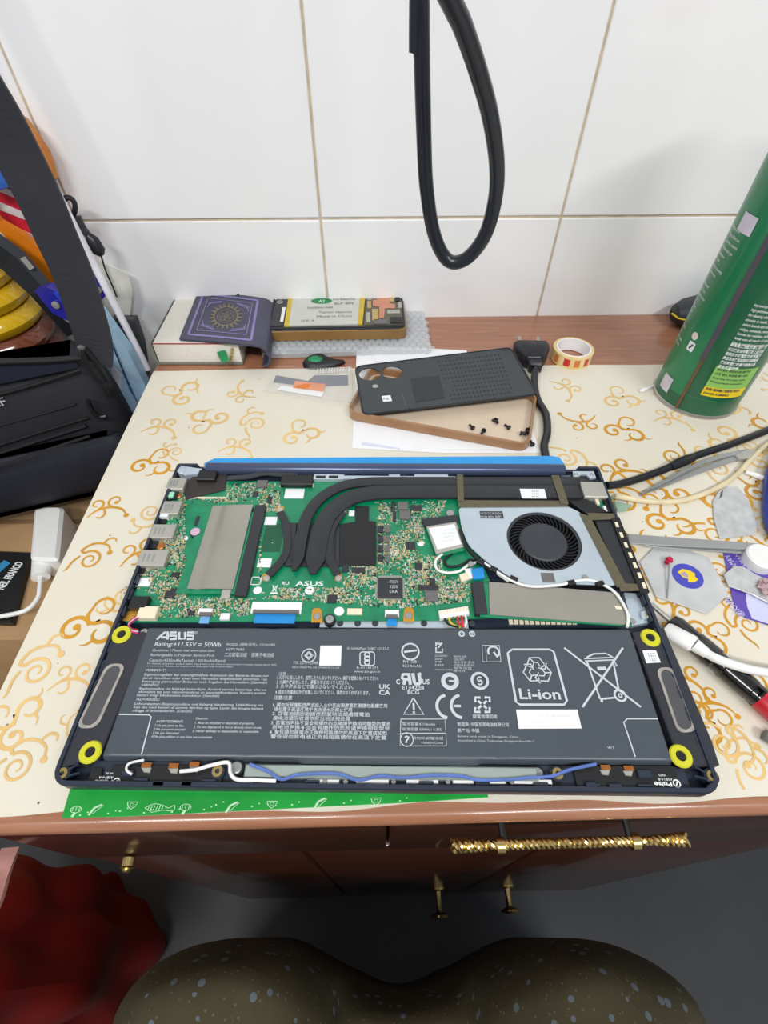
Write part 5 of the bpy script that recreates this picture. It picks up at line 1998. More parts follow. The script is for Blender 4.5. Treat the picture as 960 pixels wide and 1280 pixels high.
for k in range(20):
    a = 2 * math.pi * k / 20
    gld.flat([(.52 + .17 * math.cos(a - .12), .50 + .20 * math.sin(a - .12)), (.52 + .25 * math.cos(a), .50 + .29 * math.sin(a)), (.52 + .17 * math.cos(a + .12), .50 + .20 * math.sin(a + .12))], 1e-5)
gld.loop(circle(.52, .5, .16, 30, .19), .018, 2e-5)
gld.loop(circle(.52, .5, .12, 24, .14), .010, 3e-5)
for k in range(6):
    a = 2 * math.pi * k / 6
    gld.loop(circle(.52 + .055 * math.cos(a), .5 + .065 * math.sin(a), .04, 10, .05), .010, 4e-5 + k * 1e-6)
lay(gld, .0003).build('gold_medallion', mat('dull_gold_print', (128, 116, 92), .5, .2), qb)
rb = MB().strap([qsurf(.52, 0.02) + Vector((0, 0, .0002)), qsurf(.52, 0) + Vector((0, .002, .0022)), qsurf(.52, 0) + Vector((.0005, .003, .006))], .005, .0006, up=(0, 1, .4))
rb.build('ribbon_marker', mat('green_ribbon', (24, 110, 74), .6), qb)

# ------------------------------------------------------------------ small things by the edge of the cloth
pk = thing('small_pouch', P(405, 455), 'small black pouch with a mottled green top at the edge of the cloth', 'pouch')
pk_p = pp([(378, 452), (386, 444), (402, 441), (414, 447), (428, 449), (430, 451), (414, 456), (396, 458), (383, 457)], .004)
MB().prism(spline([(x, y, 0) for x, y in pk_p], 3, True), .0, .0045, None, ch=.0018).build('pouch_body', MT['black'], pk, smooth=True)
q = P(394, 449, .0045)
MB().lathe([(0, .0028), (.004, .0024), (.007, .0008), (.0078, -.0008)], 14, T(q) @ Matrix.Diagonal((1.0, .75, 1, 1))).build('green_top', voronoi_dots(mat('mottled_green', (12, 120, 70), .5, rgb2=(40, 160, 104), scale=300), 500, (10, 40, 34), .25), pk, smooth=True)

pb_ = thing('plastic_packet', P(390, 485), 'clear plastic packet holding a blue-grey ribbon cable and orange tab', 'packet')
MT['packet'] = clear('packet_film', (244, 242, 238), .20, .1)
slab('lower_film', MT['packet'], [(344, 462), (440, 459), (441, 504), (425, 508), (328, 489)], .0004, .0007, pb_)
slab('ribbon_cable', mat('blue_grey_ribbon', (78, 88, 108), .5, var=.06), [(345, 469), (368, 473), (385, 476), (393, 469), (435, 469), (435, 481), (400, 482), (366, 480), (342, 477)], .0008, .0014, pb_)
slab('orange_tab', mat('orange_tab', (224, 124, 44), .5), [(369, 476), (407, 480), (404, 489), (366, 484)], .0016, .0020, pb_)
slab('white_slip', 'paper', [(352, 482), (405, 489), (402, 496), (346, 487)], .0008, .0012, pb_)


def film(i, j):
    a, b, c, d = [Vector((x, y)) for x, y in pp([(344, 462), (440, 459), (441, 504), (330, 490)], .002)]
    p = a.lerp(b, i).lerp(d.lerp(c, i), j)
    return (p.x, p.y, .0026 + .0009 * math.sin(i * 11 + j * 5) * math.sin(j * 7))


MB().grid(film, 24, 14, flip=True).build('upper_film', MT['packet'], pb_, smooth=True)
zf = MB()
for k in range(12):
    lb(396 + k * 3.6, 461 - k * .25, 397.4 + k * 3.6, 467 - k * .3, .0038, .0041, zf)
zf.build('zip_teeth', clear('zip_strip', (236, 236, 236), .5), pb_, kind='stuff')

# ------------------------------------------------------------------ right side: leads and tools
bc_ = thing('power_lead', P(860, 580), 'black power lead running from the laptop corner to the right', 'cable')
path = [P(758, 607, .010), P(775, 605, .008), P(800, 598, .0042), P(830, 587, .0036), P(852, 577, .0042), P(875, 568, .0036), P(915, 555, .0032), P(962, 537, .0032), P(1010, 515, .0032), P(1060, 500, .0032)]
MB().tube(spline(path, 6), .0031, 12).build('lead', MT['rubber'], bc_, smooth=True)
MB().tube([P(838, 584, .0044), P(846, 580, .0044), P(858, 575, .0044), P(866, 572, .0042)], [.0032, .0042, .0042, .0033], 12).build('lead_joint', MT['rubber'], bc_, smooth=True)

tz = thing('tweezers', P(860, 595), 'slim grey steel tweezers lying between the black and cream leads', 'tweezers')
MB().strap(spline([P(800, 619, .0014), P(830, 606, .0016), P(870, 590, .0018), P(920, 572, .0022), P(935, 568, .0022)], 5), [.0012] * 3 + [.0030 + .0002 * k for k in range(18)], .0012).build('arm', MT['steel'], tz)
MB().strap(spline([P(802, 617, .0030), P(835, 600, .0034), P(872, 581, .0040), P(905, 570, .0036), P(933, 564, .0034)], 5), [.0012] * 3 + [.0026 + .0001 * k for k in range(18)], .0012).build('arm', MT['steel'], tz)
slab('joint', 'silver', [(919, 568), (936, 560), (945, 563), (940, 572), (924, 573)], .0014, .0046, tz, ch=.0006)

cr_ = thing('cream_lead', P(860, 625), 'thin cream cable curving out of the laptop side', 'cable')
path = [P(768, 620, .009), P(785, 623, .005), P(815, 627, .0026), P(850, 626, .0022), P(885, 615, .0022), P(915, 598, .0022), P(938, 575, .0030), P(962, 553, .0024), P(1000, 536, .0022), P(1050, 530, .0022)]
MB().tube(spline(path, 6), .0021, 10).build('lead', mat('cream_cable', (222, 208, 172), .5), cr_, smooth=True)
slab('socket_tab', mat('green_grey_tab', (150, 176, 158), .4), [(768, 626), (790, 631), (784, 636), (772, 638)], .0010, .0040, cr_)

MT['worn_steel'] = mat('worn_steel', (200, 202, 202), .38, .3, var=.14, scale=120, bump=.15, bscale=300)
sp1 = slab('opening_pick', 'worn_steel', [(909, 608), (922, 608), (936, 624), (947, 655), (946, 668), (900, 673), (893, 650), (891, 626), (898, 614)], .0006, .0014, None, ch=.0003)
tag(sp1, 'leaf shaped worn steel opening pick between cream lead and long steel blade', 'pick')
for pix in (([(901, 615), (904, 612), (903, 620), (899, 624)]),):
    slab('dark_stain', mat('dark_stain', (90, 94, 92), .6), pix, .0014, .00145, sp1)

st_ = thing('steel_spudger', P(870, 680), 'long flat steel pry blade with a white round end', 'pry tool')
slab('blade', 'steel', [(785, 667), (948, 679), (948, 687), (786, 679)], .0060, .0072, st_, ch=.0003)
slab('lower_blade', 'steel', [(800, 679), (948, 688), (946, 693), (812, 683)], .0040, .0050, st_, ch=.0003)
cyl(955, 694, .0000, .0090, .0105, 24).build('white_end', MT['white'], st_, smooth=True)

hxp = thing('metal_plate', P(856, 724), 'thin six-sided metal plate carrying a round blue sticker', 'plate')
slab('plate', mat('dull_tin', (204, 206, 206), .38, .3, var=.10, scale=60), [(818, 684), (845, 682), (887, 697), (911, 743), (884, 767), (820, 745), (800, 702)], .0008, .0018, hxp, ch=.0002)
q = P(859.5, 720, .0019)
MT['royal'] = mat('royal_blue_sticker', (56, 62, 178), .3, var=.05, coat=.4)
rx = (P(878, 720, .0019).x - P(841, 720, .0019).x) / 2
MB().prism(circle(q.x, q.y, rx, 32), .0018, .0021).build('blue_sticker', MT['royal'], hxp)
MB().prism([(q.x + a * rx * .62, q.y + b * rx * .62) for a, b in ((-.9, .5), (-.3, .9), (.4, .75), (.9, .3), (.75, -.1), (.95, -.5), (.3, -.85), (-.3, -.8), (-.1, -.4), (-.6, -.2))], .0021, .0022).build('yellow_emblem', MT['lemon'], hxp)
MB().prism([(q.x + a * rx * .5, q.y + b * rx * .5) for a, b in ((-.8, .4), (-.2, .7), (.1, .2), (-.1, -.4), (-.6, -.1))], .0022, .0023).build('grey_emblem', mat('lilac_grey', (170, 160, 190), .5), hxp)

pn = thing('headed_pin', P(835, 725, .002), 'thin pin with a shiny red head lying on the metal plate', 'pin')
MB().tube([P(837, 702, .0052), P(834, 748, .0023)], .0005, 8).build('needle', MT['steel'], pn, smooth=True)
q = P(836.5, 700, .0050)
MB().lathe([(0, -.0026), (.0018, -.0018), (.0026, 0), (.0018, .0018), (0, .0026)], 14, T(q)).build('head', mat('red_glass', (190, 30, 70), .12, coat=.6), pn, smooth=True)
q = P(833.5, 703, .0040)
MB().lathe([(0, -.0018), (.0014, -.0010), (.0018, 0), (.0012, .0014), (0, .0018)], 12, T(q)).build('head_collar', mat('red_glass', (170, 24, 56), .15, coat=.6), pn, smooth=True)

pc = thing('blister_card', P(935, 735), 'purple and lilac blister card with white lettering under the grey pick', 'card')
slab('card', mat('purple_card', (92, 70, 170), .35, var=.05, coat=.3), [(904, 688), (965, 700), (1010, 710), (1010, 795), (960, 781), (932, 772), (920, 764), (914, 740)], .0004, .0010, pc)
slab('lilac_panel', mat('lilac_panel', (206, 206, 238), .3, var=.04, coat=.3), [(932, 742), (1005, 752), (1005, 792), (960, 779.5), (940, 773), (934, 758)], .0010, .0012, pc)
tt = MB()
for s, u, v, ang, wdt, hgt in (('@KAMAN', 931, 770, 106, .020, .0040), ('KAMAN', 925, 712, 100, .012, .0040), ('KAMAN', 938, 712, 100, .014, .0032), ('KAMAN', 950, 714, 100, .014, .0030)):
    q = P(u, v, .0013)
    tt.text(s, wdt, hgt, T(q) @ Rz(ang), .01)
tt.build('card_lettering', mat('lilac_lettering', (196, 190, 236), .5), pc)

sp2 = thing('opening_pick', P(930, 728), 'small grey steel pick with a glittering crumpled end on the purple card', 'pick')
slab('blade', 'worn_steel', [(905, 718), (918, 707), (930, 708), (945, 718), (965, 726), (990, 735), (990, 762), (962, 754), (941, 743), (911, 732)], .0022, .0032, sp2, ch=.0003)
cf = MB()
q = P(954, 734, .0036)
random.seed(3)
for k in range(26):
    a = random.uniform(0, 6.28)
    r = random.uniform(0, .006)
    cf.cbox((0, 0, 0), (.0032, .0028, .0008), T(q.x + r * math.cos(a), q.y + r * math.sin(a), .0040 + random.uniform(0, .0014)) @ Rz(random.uniform(0, 180)) @ Matrix.Rotation(random.uniform(-.4, .4), 4, 'X'))
cf.build('crumpled_foil', mat('pinkish_foil', (206, 176, 180), .2, .8, var=.2, scale=400), sp2, kind='stuff')

bh = thing('blue_pliers', P(965, 630), 'blue plastic tool handle lying at the desk edge beyond the steel pick', 'pliers')
MB().tube(spline([P(977, 572, .006), P(968, 590, .006), P(964, 620, .006), P(966, 650, .006), P(975, 672, .006)], 5), .0056, 12).build('handle', mat('cobalt_handle', (34, 60, 160), .35), bh, smooth=True)
MB().tube(spline([P(999, 572, .006), P(993, 600, .006), P(991, 640, .006), P(999, 672, .006)], 5), .0056, 12).build('handle', mat('cobalt_handle', (34, 60, 160), .35), bh, smooth=True)
MB().tube([P(975, 574, .006), P(972, 556, .006), P(985, 548, .006)], [.005, .0046, .002], 10).build('jaw', MT['black'], bh, smooth=True)
sw2 = tag(MB().tube([P(932, 590, .0022), P(944, 594, .0022), P(954, 598, .0022)], [.0014, .0021, .0021], 10).build('white_stylus', MT['white'], None, smooth=True), 'short white stick end poking out by the blue handle', 'stick')

# screwdriver and white usb lead on top of it
sd_ = thing('screwdriver', P(890, 830), 'black handled screwdriver with red tail lying beside the laptop', 'screwdriver')
A, B = P(838, 776, .0068), P(950, 872, .0068)
ax3 = (B - A).normalized()
MB().tube([A - ax3 * .014, A + ax3 * .002], .0016, 10).build('shaft', MT['tin'], sd_, smooth=True)
LH = (B - A).length
prof = [(0, .0046), (.004, .0060), (.016, .0060), (.017, .0066), (.030, .0068), (.031, .0060), (.036, .0060), (.037, .0068), (.052, .0066), (.060, .0060), (LH * .86, .0062), (LH * .98, .0066)]
MB().tube([A + ax3 * d for d, r in prof], [r for d, r in prof], 16).build('handle', mat('gloss_black_handle', (22, 22, 24), .2, coat=.5), sd_, smooth=True)
MB().tube([B, B + ax3 * .004, B + ax3 * .020, B + ax3 * .024], [.0066, .0072, .0072, .0058], 16).build('tail', mat('red_tail', (196, 30, 50), .3, coat=.3), sd_, smooth=True)

ul = thing('white_lead', P(870, 810), 'white charging cable whose plug lies over the screwdriver', 'cable')
A2, B2 = P(832, 787, .0100), P(868, 806, .0150)
MB().tube([A2, A2.lerp(B2, .08), A2.lerp(B2, .92), B2], [.0050, .0056, .0056, .0046], 16, fy=.75).build('plug_shell', MT['white'], ul, smooth=True)
MB().tube([B2, P(875, 811, .0150), P(884, 817, .0150)], [.0040, .0036, .0030], 12).build('strain_relief', MT['white'], ul, smooth=True)
MB().tube(spline([P(882, 816, .0150), P(900, 825, .0165), P(930, 835, .0160), P(962, 841, .0120), P(1000, 843, .006), P(1040, 840, .0030)], 6), .0026, 12).build('lead', MT['white'], ul, smooth=True)
bit = tag(MB().tube([P(955, 918, .0035), P(975, 930, .0035)], .0035, 6).build('driver_bit', MT['chip_grey'], None), 'short dark driver bit on the cloth beyond the red screwdriver tail', 'bit')

# crumbs of dirt
random.seed(12)

# ================================================================== hanging cable loop
hc_pts = [PY(524, -70, .33), PY(526, 0, .33), PY(527, 58, .33), PY(530, 175, .33), PY(533, 233, .33), PY(541, 286, .33), PY(553, 317, .33), PY(567, 328, .328), PY(587, 320, .325), PY(607, 292, .322),
          PY(619, 248, .318), PY(621, 204, .312), PY(613, 146, .304), PY(597, 87, .295), PY(578, 32, .286), PY(563, 0, .280)]
z_top = 1.30
first = [Vector((hc_pts[0].x - .012, .33, z_top)), Vector((hc_pts[0].x - .006, .33, .70))]
ld = (hc_pts[-1] - hc_pts[-2]).normalized()
last = [hc_pts[-1] + ld * .05, hc_pts[-1] + ld * .10 + Vector((0, 0, .02)), Vector((hc_pts[-1].x - .045, .26, .62)), Vector((hc_pts[-1].x - .04, .27, z_top))]
hcab = MB().tube(spline(first + hc_pts + last, 10), .0042, 14).build('hanging_cable', mat('glossy_black_cable', (30, 33, 42), .3, var=.06, coat=.15), None, smooth=True)
tag(hcab, 'thick black cable hanging down in a loop before the tiled wall', 'cable')

# ================================================================== left of the desk
# tan carton that carries the backpack and the black box
CT = -.150
ct = thing('cardboard_box', (-.43, .355, FLOOR_Z), 'tall tan cardboard carton beside the desk under the backpack', 'box')
MT['carton'] = mat('tan_cardboard', (172, 138, 98), .8, var=.06, scale=40)
MB().box(-.62, -.2300, .2115, .500, FLOOR_Z, CT).build('carton_body', MT['carton'], ct, bevel=.002)
MB().box(-.62, -.2300, .352, .358, CT, CT + .0006).build('flap_seam', mat('carton_seam', (132, 102, 70), .8), ct)

nb_ = thing('black_box', (-.47, .27, CT + .0006), 'flat black box with white lettering and a blue stripe on the carton', 'box')
zb_ = CT + .008
q1, q2_ = P(38, 690, zb_), P(14, 778, zb_)
MB().prism([(q1.x, q1.y), (q2_.x, q2_.y), (q2_.x - .22, q2_.y + .01), (q1.x - .22, q1.y + .01)], CT + .0006, zb_, None, ch=.001).build('box_body', MT['black'], nb_)
tt = MB()
a, b = P(4, 737, zb_ + .0002), P(29, 704, zb_ + .0002)
d = b - a
tt.text('NEIL FRANCO', d.length * 1.02, .0085, T(a) @ Matrix.Rotation(math.atan2(d.y, d.x), 4, 'Z'), .03)
tt.build('box_lettering', MT['print_white'], nb_)
bs_ = MB()
a, b = P(-14, 722, zb_ + .0002), P(9, 702, zb_ + .0002)
bs_.ribbon([a.xy, b.xy], .009, zb_ + .0002)
bs_.build('blue_stripe', mat('sky_stripe', (56, 140, 190), .5), nb_)

ch_ = thing('charger', P(58, 675, CT + .0006), 'white power adapter with its cable end below the backpack', 'charger')
zc_ = CT + .030
MB().prism(roundpoly(pp([(42, 632), (79, 632), (72, 700), (36, 699)], zc_), .006, 4), CT + .0006, zc_, None, ch=.003).build('adapter_body', MT['white'], ch_, smooth=True)
a, b = P(54, 696, CT + .017), P(51, 722, CT + .018)
MB().tube([a, b], [.010, .0085], 14, fy=.8).build('cable_plug', MT['white'], ch_, smooth=True)
MB().tube(spline([b, P(50, 732, CT + .018), P(47, 748, CT + .014), P(30, 764, CT + .012), P(-10, 772, CT + .012)], 6), .0022, 8).build('lead', MT['white'], ch_, smooth=True)

# ---- backpack
QB = PY(132, 447, .40)
BY = 20.0
bx_, bn_ = Vector((math.cos(math.radians(BY)), math.sin(math.radians(BY)), 0)), Vector((math.sin(math.radians(BY)), -math.cos(math.radians(BY)), 0))
BMx = Matrix(((bx_.x, -bn_.x, 0, QB.x), (bx_.y, -bn_.y, 0, QB.y), (0, 0, 1, 0), (0, 0, 0, 1)))   # local y goes into the bag


def FB(u, v, off=0.0):
    """where the bag's front is seen, off metres proud of it"""
    d = ray(u, v)
    o = Vector((0, 0, H))
    p0 = QB + bn_ * off
    t = (p0 - o).dot(bn_) / d.dot(bn_)
    return o + d * t


bag = thing('backpack', (QB.x - .12, QB.y + .02, CT + .0006), 'black fabric backpack with mesh pocket and cord zip pulls beside the desk', 'backpack')
MT['bag'] = mat('black_nylon', (33, 33, 40), .75, var=.10, scale=30, bump=.3, bscale=900)
MT['bag_mesh'] = voronoi_dots(mat('navy_mesh', (24, 28, 42), .7, var=.1, bump=.3, bscale=1200), 900, (10, 11, 16), .35)
MT['strap'] = mat('charcoal_webbing', (46, 47, 55), .7, var=.05, scale=60, bump=.15, bscale=900)
ZT0 = QB.z + .002


def soft_box(x0, x1, y0, y1, z0, z1, r, M, sag=0.0):
    mb = MB()
    levels = [(z0, r), (z0 + r * .3, r * .35), (z0 + r, 0), (z0 + (z1 - z0) * .35, -.004), (z0 + (z1 - z0) * .65, -.003), (z1 - r, 0), (z1 - r * .3, r * .35), (z1, r)]
    rings = []
    for z, ins in levels:
        rr = rrect(x0 + ins, x1 - ins, y0 + ins, y1 - ins, r, 5)
        rings.append([(x, y, z) for x, y in rr])
    n_ = len(rings[0])
    vs = [p for R in rings for p in R]
    fs = [tuple(range(n_ - 1, -1, -1)), tuple(range((len(rings) - 1) * n_, len(rings) * n_))]
    for L_ in range(len(rings) - 1):
        for k in range(n_):
            j = (k + 1) % n_
            fs.append((L_ * n_ + k, L_ * n_ + j, (L_ + 1) * n_ + j, (L_ + 1) * n_ + k))
    return mb.add(vs, fs, M)


body = soft_box(-.30, -.010, 0, .044, CT + .038, ZT0, .020, BMx)
body.build('bag_body', MT['bag'], bag, smooth=True, ang=60)
pz1 = FB(60, 548).z
soft_box(-.285, -.016, -.014, .012, CT + .034, pz1 - .002, .012, BMx).build('front_pocket', MT['bag_mesh'], bag, smooth=True, ang=60)
# zip tapes and seams on the front
for pts, r, off, nm in (([(108, 532), (60, 547), (0, 566), (-60, 585)], .0022, .004, 'pocket_zip'), ([(110, 522), (60, 537), (0, 556), (-60, 575)], .0012, .006, 'pocket_seam'),
                        ([(112, 545), (60, 562), (0, 582), (-60, 600)], .0014, .022, 'pocket_edge'), ([(102, 447), (60, 450), (0, 452), (-60, 455)], .0026, .004, 'top_zip'),
                        ([(100, 462), (50, 478), (0, 492), (-60, 505)], .0016, .003, 'lid_seam'), ([(95, 505), (50, 518), (0, 532), (-60, 548)], .0010, .003, 'panel_seam')):
    MB().tube(spline([FB(u, v, off) for u, v in pts], 6), r, 8).build(nm, MT['black'], bag, smooth=True)
ip = MB()
a, b, c, d = FB(96, 452, .002), FB(-60, 458, .002), FB(-60, 492, .002), FB(98, 460, .002)
ip.add([a, b, c, d], [(0, 1, 2, 3)])
ip.add([p - bn_ * .001 for p in (a, b, c, d)], [(3, 2, 1, 0)])
ip.build('lining', mat('navy_lining', (20, 26, 46), .7), bag)
for k, pts in enumerate(([(103, 437), (108, 452), (120, 470), (133, 481)], [(106, 436), (118, 450), (130, 468), (136, 480)], [(110, 500), (115, 512), (124, 521), (133, 520)])):
    MB().tube(spline([FB(u, v, .009) for u, v in pts], 6), .0022, 8).build('pull_cord', MT['black'], bag, smooth=True)
p = FB(135, 484, .010)
MB().lathe([(0, -.006), (.0042, -.004), (.0048, 0), (.0040, .005), (0, .006)], 12, T(p)).build('cord_stopper', MT['black'], bag, smooth=True)
p = FB(103, 435, .006)
MB().lathe([(0, -.004), (.0035, -.002), (.0038, .002), (0, .004)], 12, T(p)).build('zip_slider', MT['chip_grey'], bag, smooth=True)
tt = MB()
a = FB(-6, 509, .0035)
Mt = Matrix(((bx_.x, 0, bn_.x, a.x), (bx_.y, 0, bn_.y, a.y), (0, 1, 0, a.z), (0, 0, 0, 1)))
tt.text('LF', None, .0085, Mt, 0, fit=False)
tt.build('bag_lettering', MT['print'], bag)
a = FB(-8, 516, .0035)
sp_path = [PY(118, 452, .392), PY(118, 430, .392), PY(110, 400, .391), PY(92, 345, .39), PY(70, 295, .388), PY(48, 245, .386), PY(20, 190, .384), PY(-8, 140, .38), PY(-40, 90, .375)]
MB().strap(spline(sp_path, 5), .029, .0035, up=(.25, -1, .35)).build('shoulder_strap', MT['strap'], bag)

# ---- white rod leaning in the corner
ra, rb_ = PY(185, 462, .455), PY(29, 160, .47)
rd = (rb_ - ra).normalized()
rod = MB().tube([ra, ra.lerp(rb_, .01), rb_, rb_ + rd * .25], .0034, 12).build('white_rod', mat('white_rod', (236, 234, 242), .35), None, smooth=True)
tag(rod, 'slim white rod leaning upright between the backpack strap and wall', 'rod')


def upright(name, m, pix, y0, th, parent=None, r=0.0):
    """flat thing standing on edge: outline seen on the upright plane y0, th deep"""
    pts = [PY(u, v, y0) for u, v in pix]
    po = [(p.x, max(p.z, CT + .001)) for p in pts]
    if r:
        po = roundpoly(po, r)
    M = Matrix(((1, 0, 0, 0), (0, 0, 1, y0), (0, 1, 0, 0), (0, 0, 0, 1)))
    return MB().prism(po, 0, th, M).build(name, MT[m] if isinstance(m, str) else m, parent)


# blue packet of tissues standing between bag and desk
bp_ = thing('tissue_packet', PY(150, 480, .435), 'light blue printed tissue packet wedged between backpack and desk', 'packet')
upright('packet', mat('pale_blue_film', (156, 196, 226), .3, rgb2=(178, 210, 234), scale=40, coat=.3), [(108, 378), (126, 392), (160, 440), (184, 486), (176, 545), (176, 640), (150, 640), (150, 520), (120, 440)], .440, .012, bp_)
upright('white_panel', mat('lilac_white', (226, 224, 238), .4), [(136, 452), (152, 470), (151, 486), (158, 505), (164, 524), (150, 505)], .4390, .0008, bp_)
tt = MB()
for k in range(9):
    a, b = PY(140 + k * 2.6, 428 + k * 7, .4385), PY(146 + k * 3.2, 446 + k * 7, .4385)
    d_ = (b - a).normalized() * .0006
    n_ = Vector((d_.z, 0, -d_.x))
    tt.add([a + n_, b + n_, b - n_, a - n_], [(0, 1, 2, 3)])
tt.build('printed_lines', mat('steel_blue_print', (70, 110, 168), .5), bp_, kind='stuff')

# things crowding the corner behind the strap
wt = thing('paper_tag', PY(145, 370, .515), 'off-white rounded paper tag hanging by the wall behind the rod', 'tag')
upright('tag', mat('ivory_card', (222, 222, 214), .7), [(112, 322), (122, 327), (141, 334), (160, 342), (166, 365), (162, 398), (148, 402), (130, 385), (118, 360)], .515, .0015, wt, r=.004)
MB().tube(spline([PY(126, 318, .512), PY(132, 338, .512), PY(140, 356, .512), PY(146, 371, .512)], 5), .0008, 6).build('string', MT['black'], wt, smooth=True)
kr = thing('black_lanyard', PY(95, 270, .505), 'black ring and fob hanging on the tiled wall beside the rod', 'lanyard')
rg = [PY(85 + 9 * math.cos(a), 259 + 12 * math.sin(a), .503) for a in [2 * math.pi * k / 20 for k in range(20)]]
MB().tube(rg + [rg[0], rg[1]], .0024, 8).build('ring', MT['rubber'], kr, smooth=True)
MB().strap(spline([PY(96, 270, .503), PY(104, 286, .503), PY(112, 296, .503)], 5), .006, .003, up=(0, -1, 0)).build('band', MT['charcoal'], kr)
MB().tube([PY(110, 293, .503), PY(115, 300, .503), PY(124, 314, .503), PY(127, 319, .503)], [.003, .0062, .0062, .003], 12).build('fob', MT['rubber'], kr, smooth=True)
MT['ultra'] = mat('ultramarine_plastic', (36, 38, 160), .3, rgb2=(60, 50, 150), scale=60, coat=.3)
bc1 = thing('blue_clip', PY(120, 365, .472), 'dark blue plastic clip with grey rivet right of the strap', 'clip')
upright('clip', 'ultra', [(108, 348), (121, 340), (135, 366), (122, 382), (116, 372)], .470, .008, bc1)
p = PY(123.5, 362, .4695)
MB().lathe([(0, 0), (.0030, 0), (.0030, .0012), (0, .0016)], 14, T(p) @ Matrix.Rotation(math.radians(90), 4, 'X')).build('rivet', MT['silver'], bc1, smooth=True)
MB().tube([PY(104, 346, .468), PY(117, 333, .468)], .0007, 6).build('wire', MT['white'], bc1)
bc2 = thing('blue_clip', PY(72, 382, .437), 'bright blue plastic buckle with rivet left of the strap', 'clip')
upright('clip', 'ultra', [(43, 364), (58, 359), (78, 368), (98, 392), (94, 402), (82, 400), (66, 392)], .434, .010, bc2)
p = PY(70, 381, .4335)
MB().lathe([(0, 0), (.0034, 0), (.0034, .0012), (0, .0016)], 14, T(p) @ Matrix.Rotation(math.radians(90), 4, 'X')).build('rivet', MT['silver'], bc2, smooth=True)
upright('blue_fold', mat('bright_blue', (46, 74, 210), .3, coat=.3), [(66, 366), (80, 366), (94, 390), (86, 388)], .4325, .0012, bc2)

bt_ = thing('black_belt', PY(50, 370, .440), 'black folded belt strap sloping down across the yellow rings', 'belt')
MB().strap([PY(-40, 295, .45), PY(10, 325, .45), PY(50, 362, .445), (PY(96, 415, .444))], .021, .004, up=(0, -1, .2)).build('belt', MT['black'], bt_)
MB().strap([PY(-20, 285, .447), PY(25, 318, .446), PY(70, 370, .442)], .008, .003, up=(0, -1, .2)).build('belt_loop', MT['charcoal'], bt_)
MB().strap([PY(28, 322, .4405), PY(40, 336, .4405)], .004, .002, up=(0, -1, .2)).build('metal_bit', MT['silver'], bt_)
MB().tube(spline([PY(80, 398, .436), PY(90, 405, .436), PY(98, 410, .436)], 4), .0012, 6).build('metal_hook', MT['tin'], bt_, smooth=True)
oc = upright('orange_cloth', mat('orange_nylon', (226, 126, 14), .45, var=.05), [(-30, 240), (0, 277), (30, 294), (56, 318), (80, 368), (72, 364), (50, 340), (22, 312), (0, 290), (-30, 275)], .462, .006)
tag(oc, 'bright orange fabric strip below the red striped cloth', 'cloth')
fg = thing('striped_cloth', PY(20, 250, .478), 'red and white striped cloth hanging behind the backpack strap', 'cloth')
upright('red_stripe', mat('red_fabric', (206, 24, 56), .6), [(-40, 200), (0, 219), (22, 232), (30, 250), (44, 284), (44, 294), (20, 284), (-40, 262)], .480, .004, fg)
for (a, b, c, d) in (((-40, 213), (24, 243), (27, 251), (-40, 223)), ((-40, 236), (34, 268), (37, 277), (-40, 247))):
    upright('white_stripe', mat('grey_white_fabric', (206, 204, 206), .7), [a, b, c, d], .4785, .0012, fg)
bb_ = MB().lathe([(0, -.020), (.012, -.016), (.018, -.005), (.018, .006), (.012, .016), (0, .020)], 20, T(PY(-16, 202, .470))).build('blue_ball', mat('blue_plastic', (60, 120, 220), .4), None, smooth=True)
tag(bb_, 'rounded bright blue plastic thing above the striped cloth', 'toy')
od = MB().lathe([(0, -.034), (.010, -.030), (.017, -.012), (.016, .008), (.010, .022), (0, .030)], 20, T(PY(28, 176, .510)) @ Matrix.Diagonal((1, .6, 1, 1)) @ Matrix.Rotation(math.radians(-14), 4, 'Y')).build('orange_pouch', mat('orange_brown', (206, 138, 66), .5, rgb2=(190, 112, 52), scale=40), None, smooth=True)
tag(od, 'orange brown rounded pouch hanging on the wall behind the rod', 'pouch')

# ringed jar of yellow and brown
JX = PY(-14, 400, .470)
jar = thing('ringed_jar', (JX.x, JX.y, CT + .0006), 'glossy jar of stacked yellow and brown rings behind the backpack', 'jar')
MT['jar_yellow'] = mat('gloss_yellow', (214, 172, 20), .15, var=.08, coat=.6)
MT['jar_brown'] = mat('gloss_brown', (92, 46, 28), .15, rgb2=(120, 62, 40), scale=20, coat=.6)
zj = PY(30, 346, .435).z
for k in range(11):
    z_ = zj - .0105 - k * .0205
    if z_ - .010 < CT + .0006:
        break
    m = 'jar_yellow' if k < 3 else 'jar_brown'
    R_ = .046 + .0020 * min(k, 3)
    MB().lathe([(0, -.0102), (R_ - .004, -.0100), (R_ + .001, -.0060), (R_ + .003, 0), (R_ + .001, .0060), (R_ - .004, .0100), (0, .0102)], 32, T(JX.x, JX.y, z_)).build('ring', MT[m], jar, smooth=True)
MB().lathe([(0, 0), (.036, 0), (.036, z_ - .0102 - CT - .0006), (0, z_ - .0102 - CT - .0006)], 24, T(JX.x, JX.y, CT + .0006)).build('base', MT['jar_brown'], jar, smooth=True)

# dark pouch just behind the rod foot
gp_ = upright('grey_pouch', mat('dark_grey_pouch', (74, 76, 80), .6, var=.12, scale=100), [(140, 398), (168, 400), (178, 430), (184, 470), (184, 640), (164, 640), (160, 440)], .506, .010)
tag(gp_, 'dark grey flat pouch standing behind the white rod', 'pouch')

# ================================================================== under the desk: person, red bag
MT['batik'] = voronoi_dots(voronoi_dots(mat('olive_batik', (62, 56, 36), .9, rgb2=(74, 67, 43), scale=25, bump=.2, bscale=300), 75, (98, 106, 114), .20), 190, (96, 90, 66), .16)


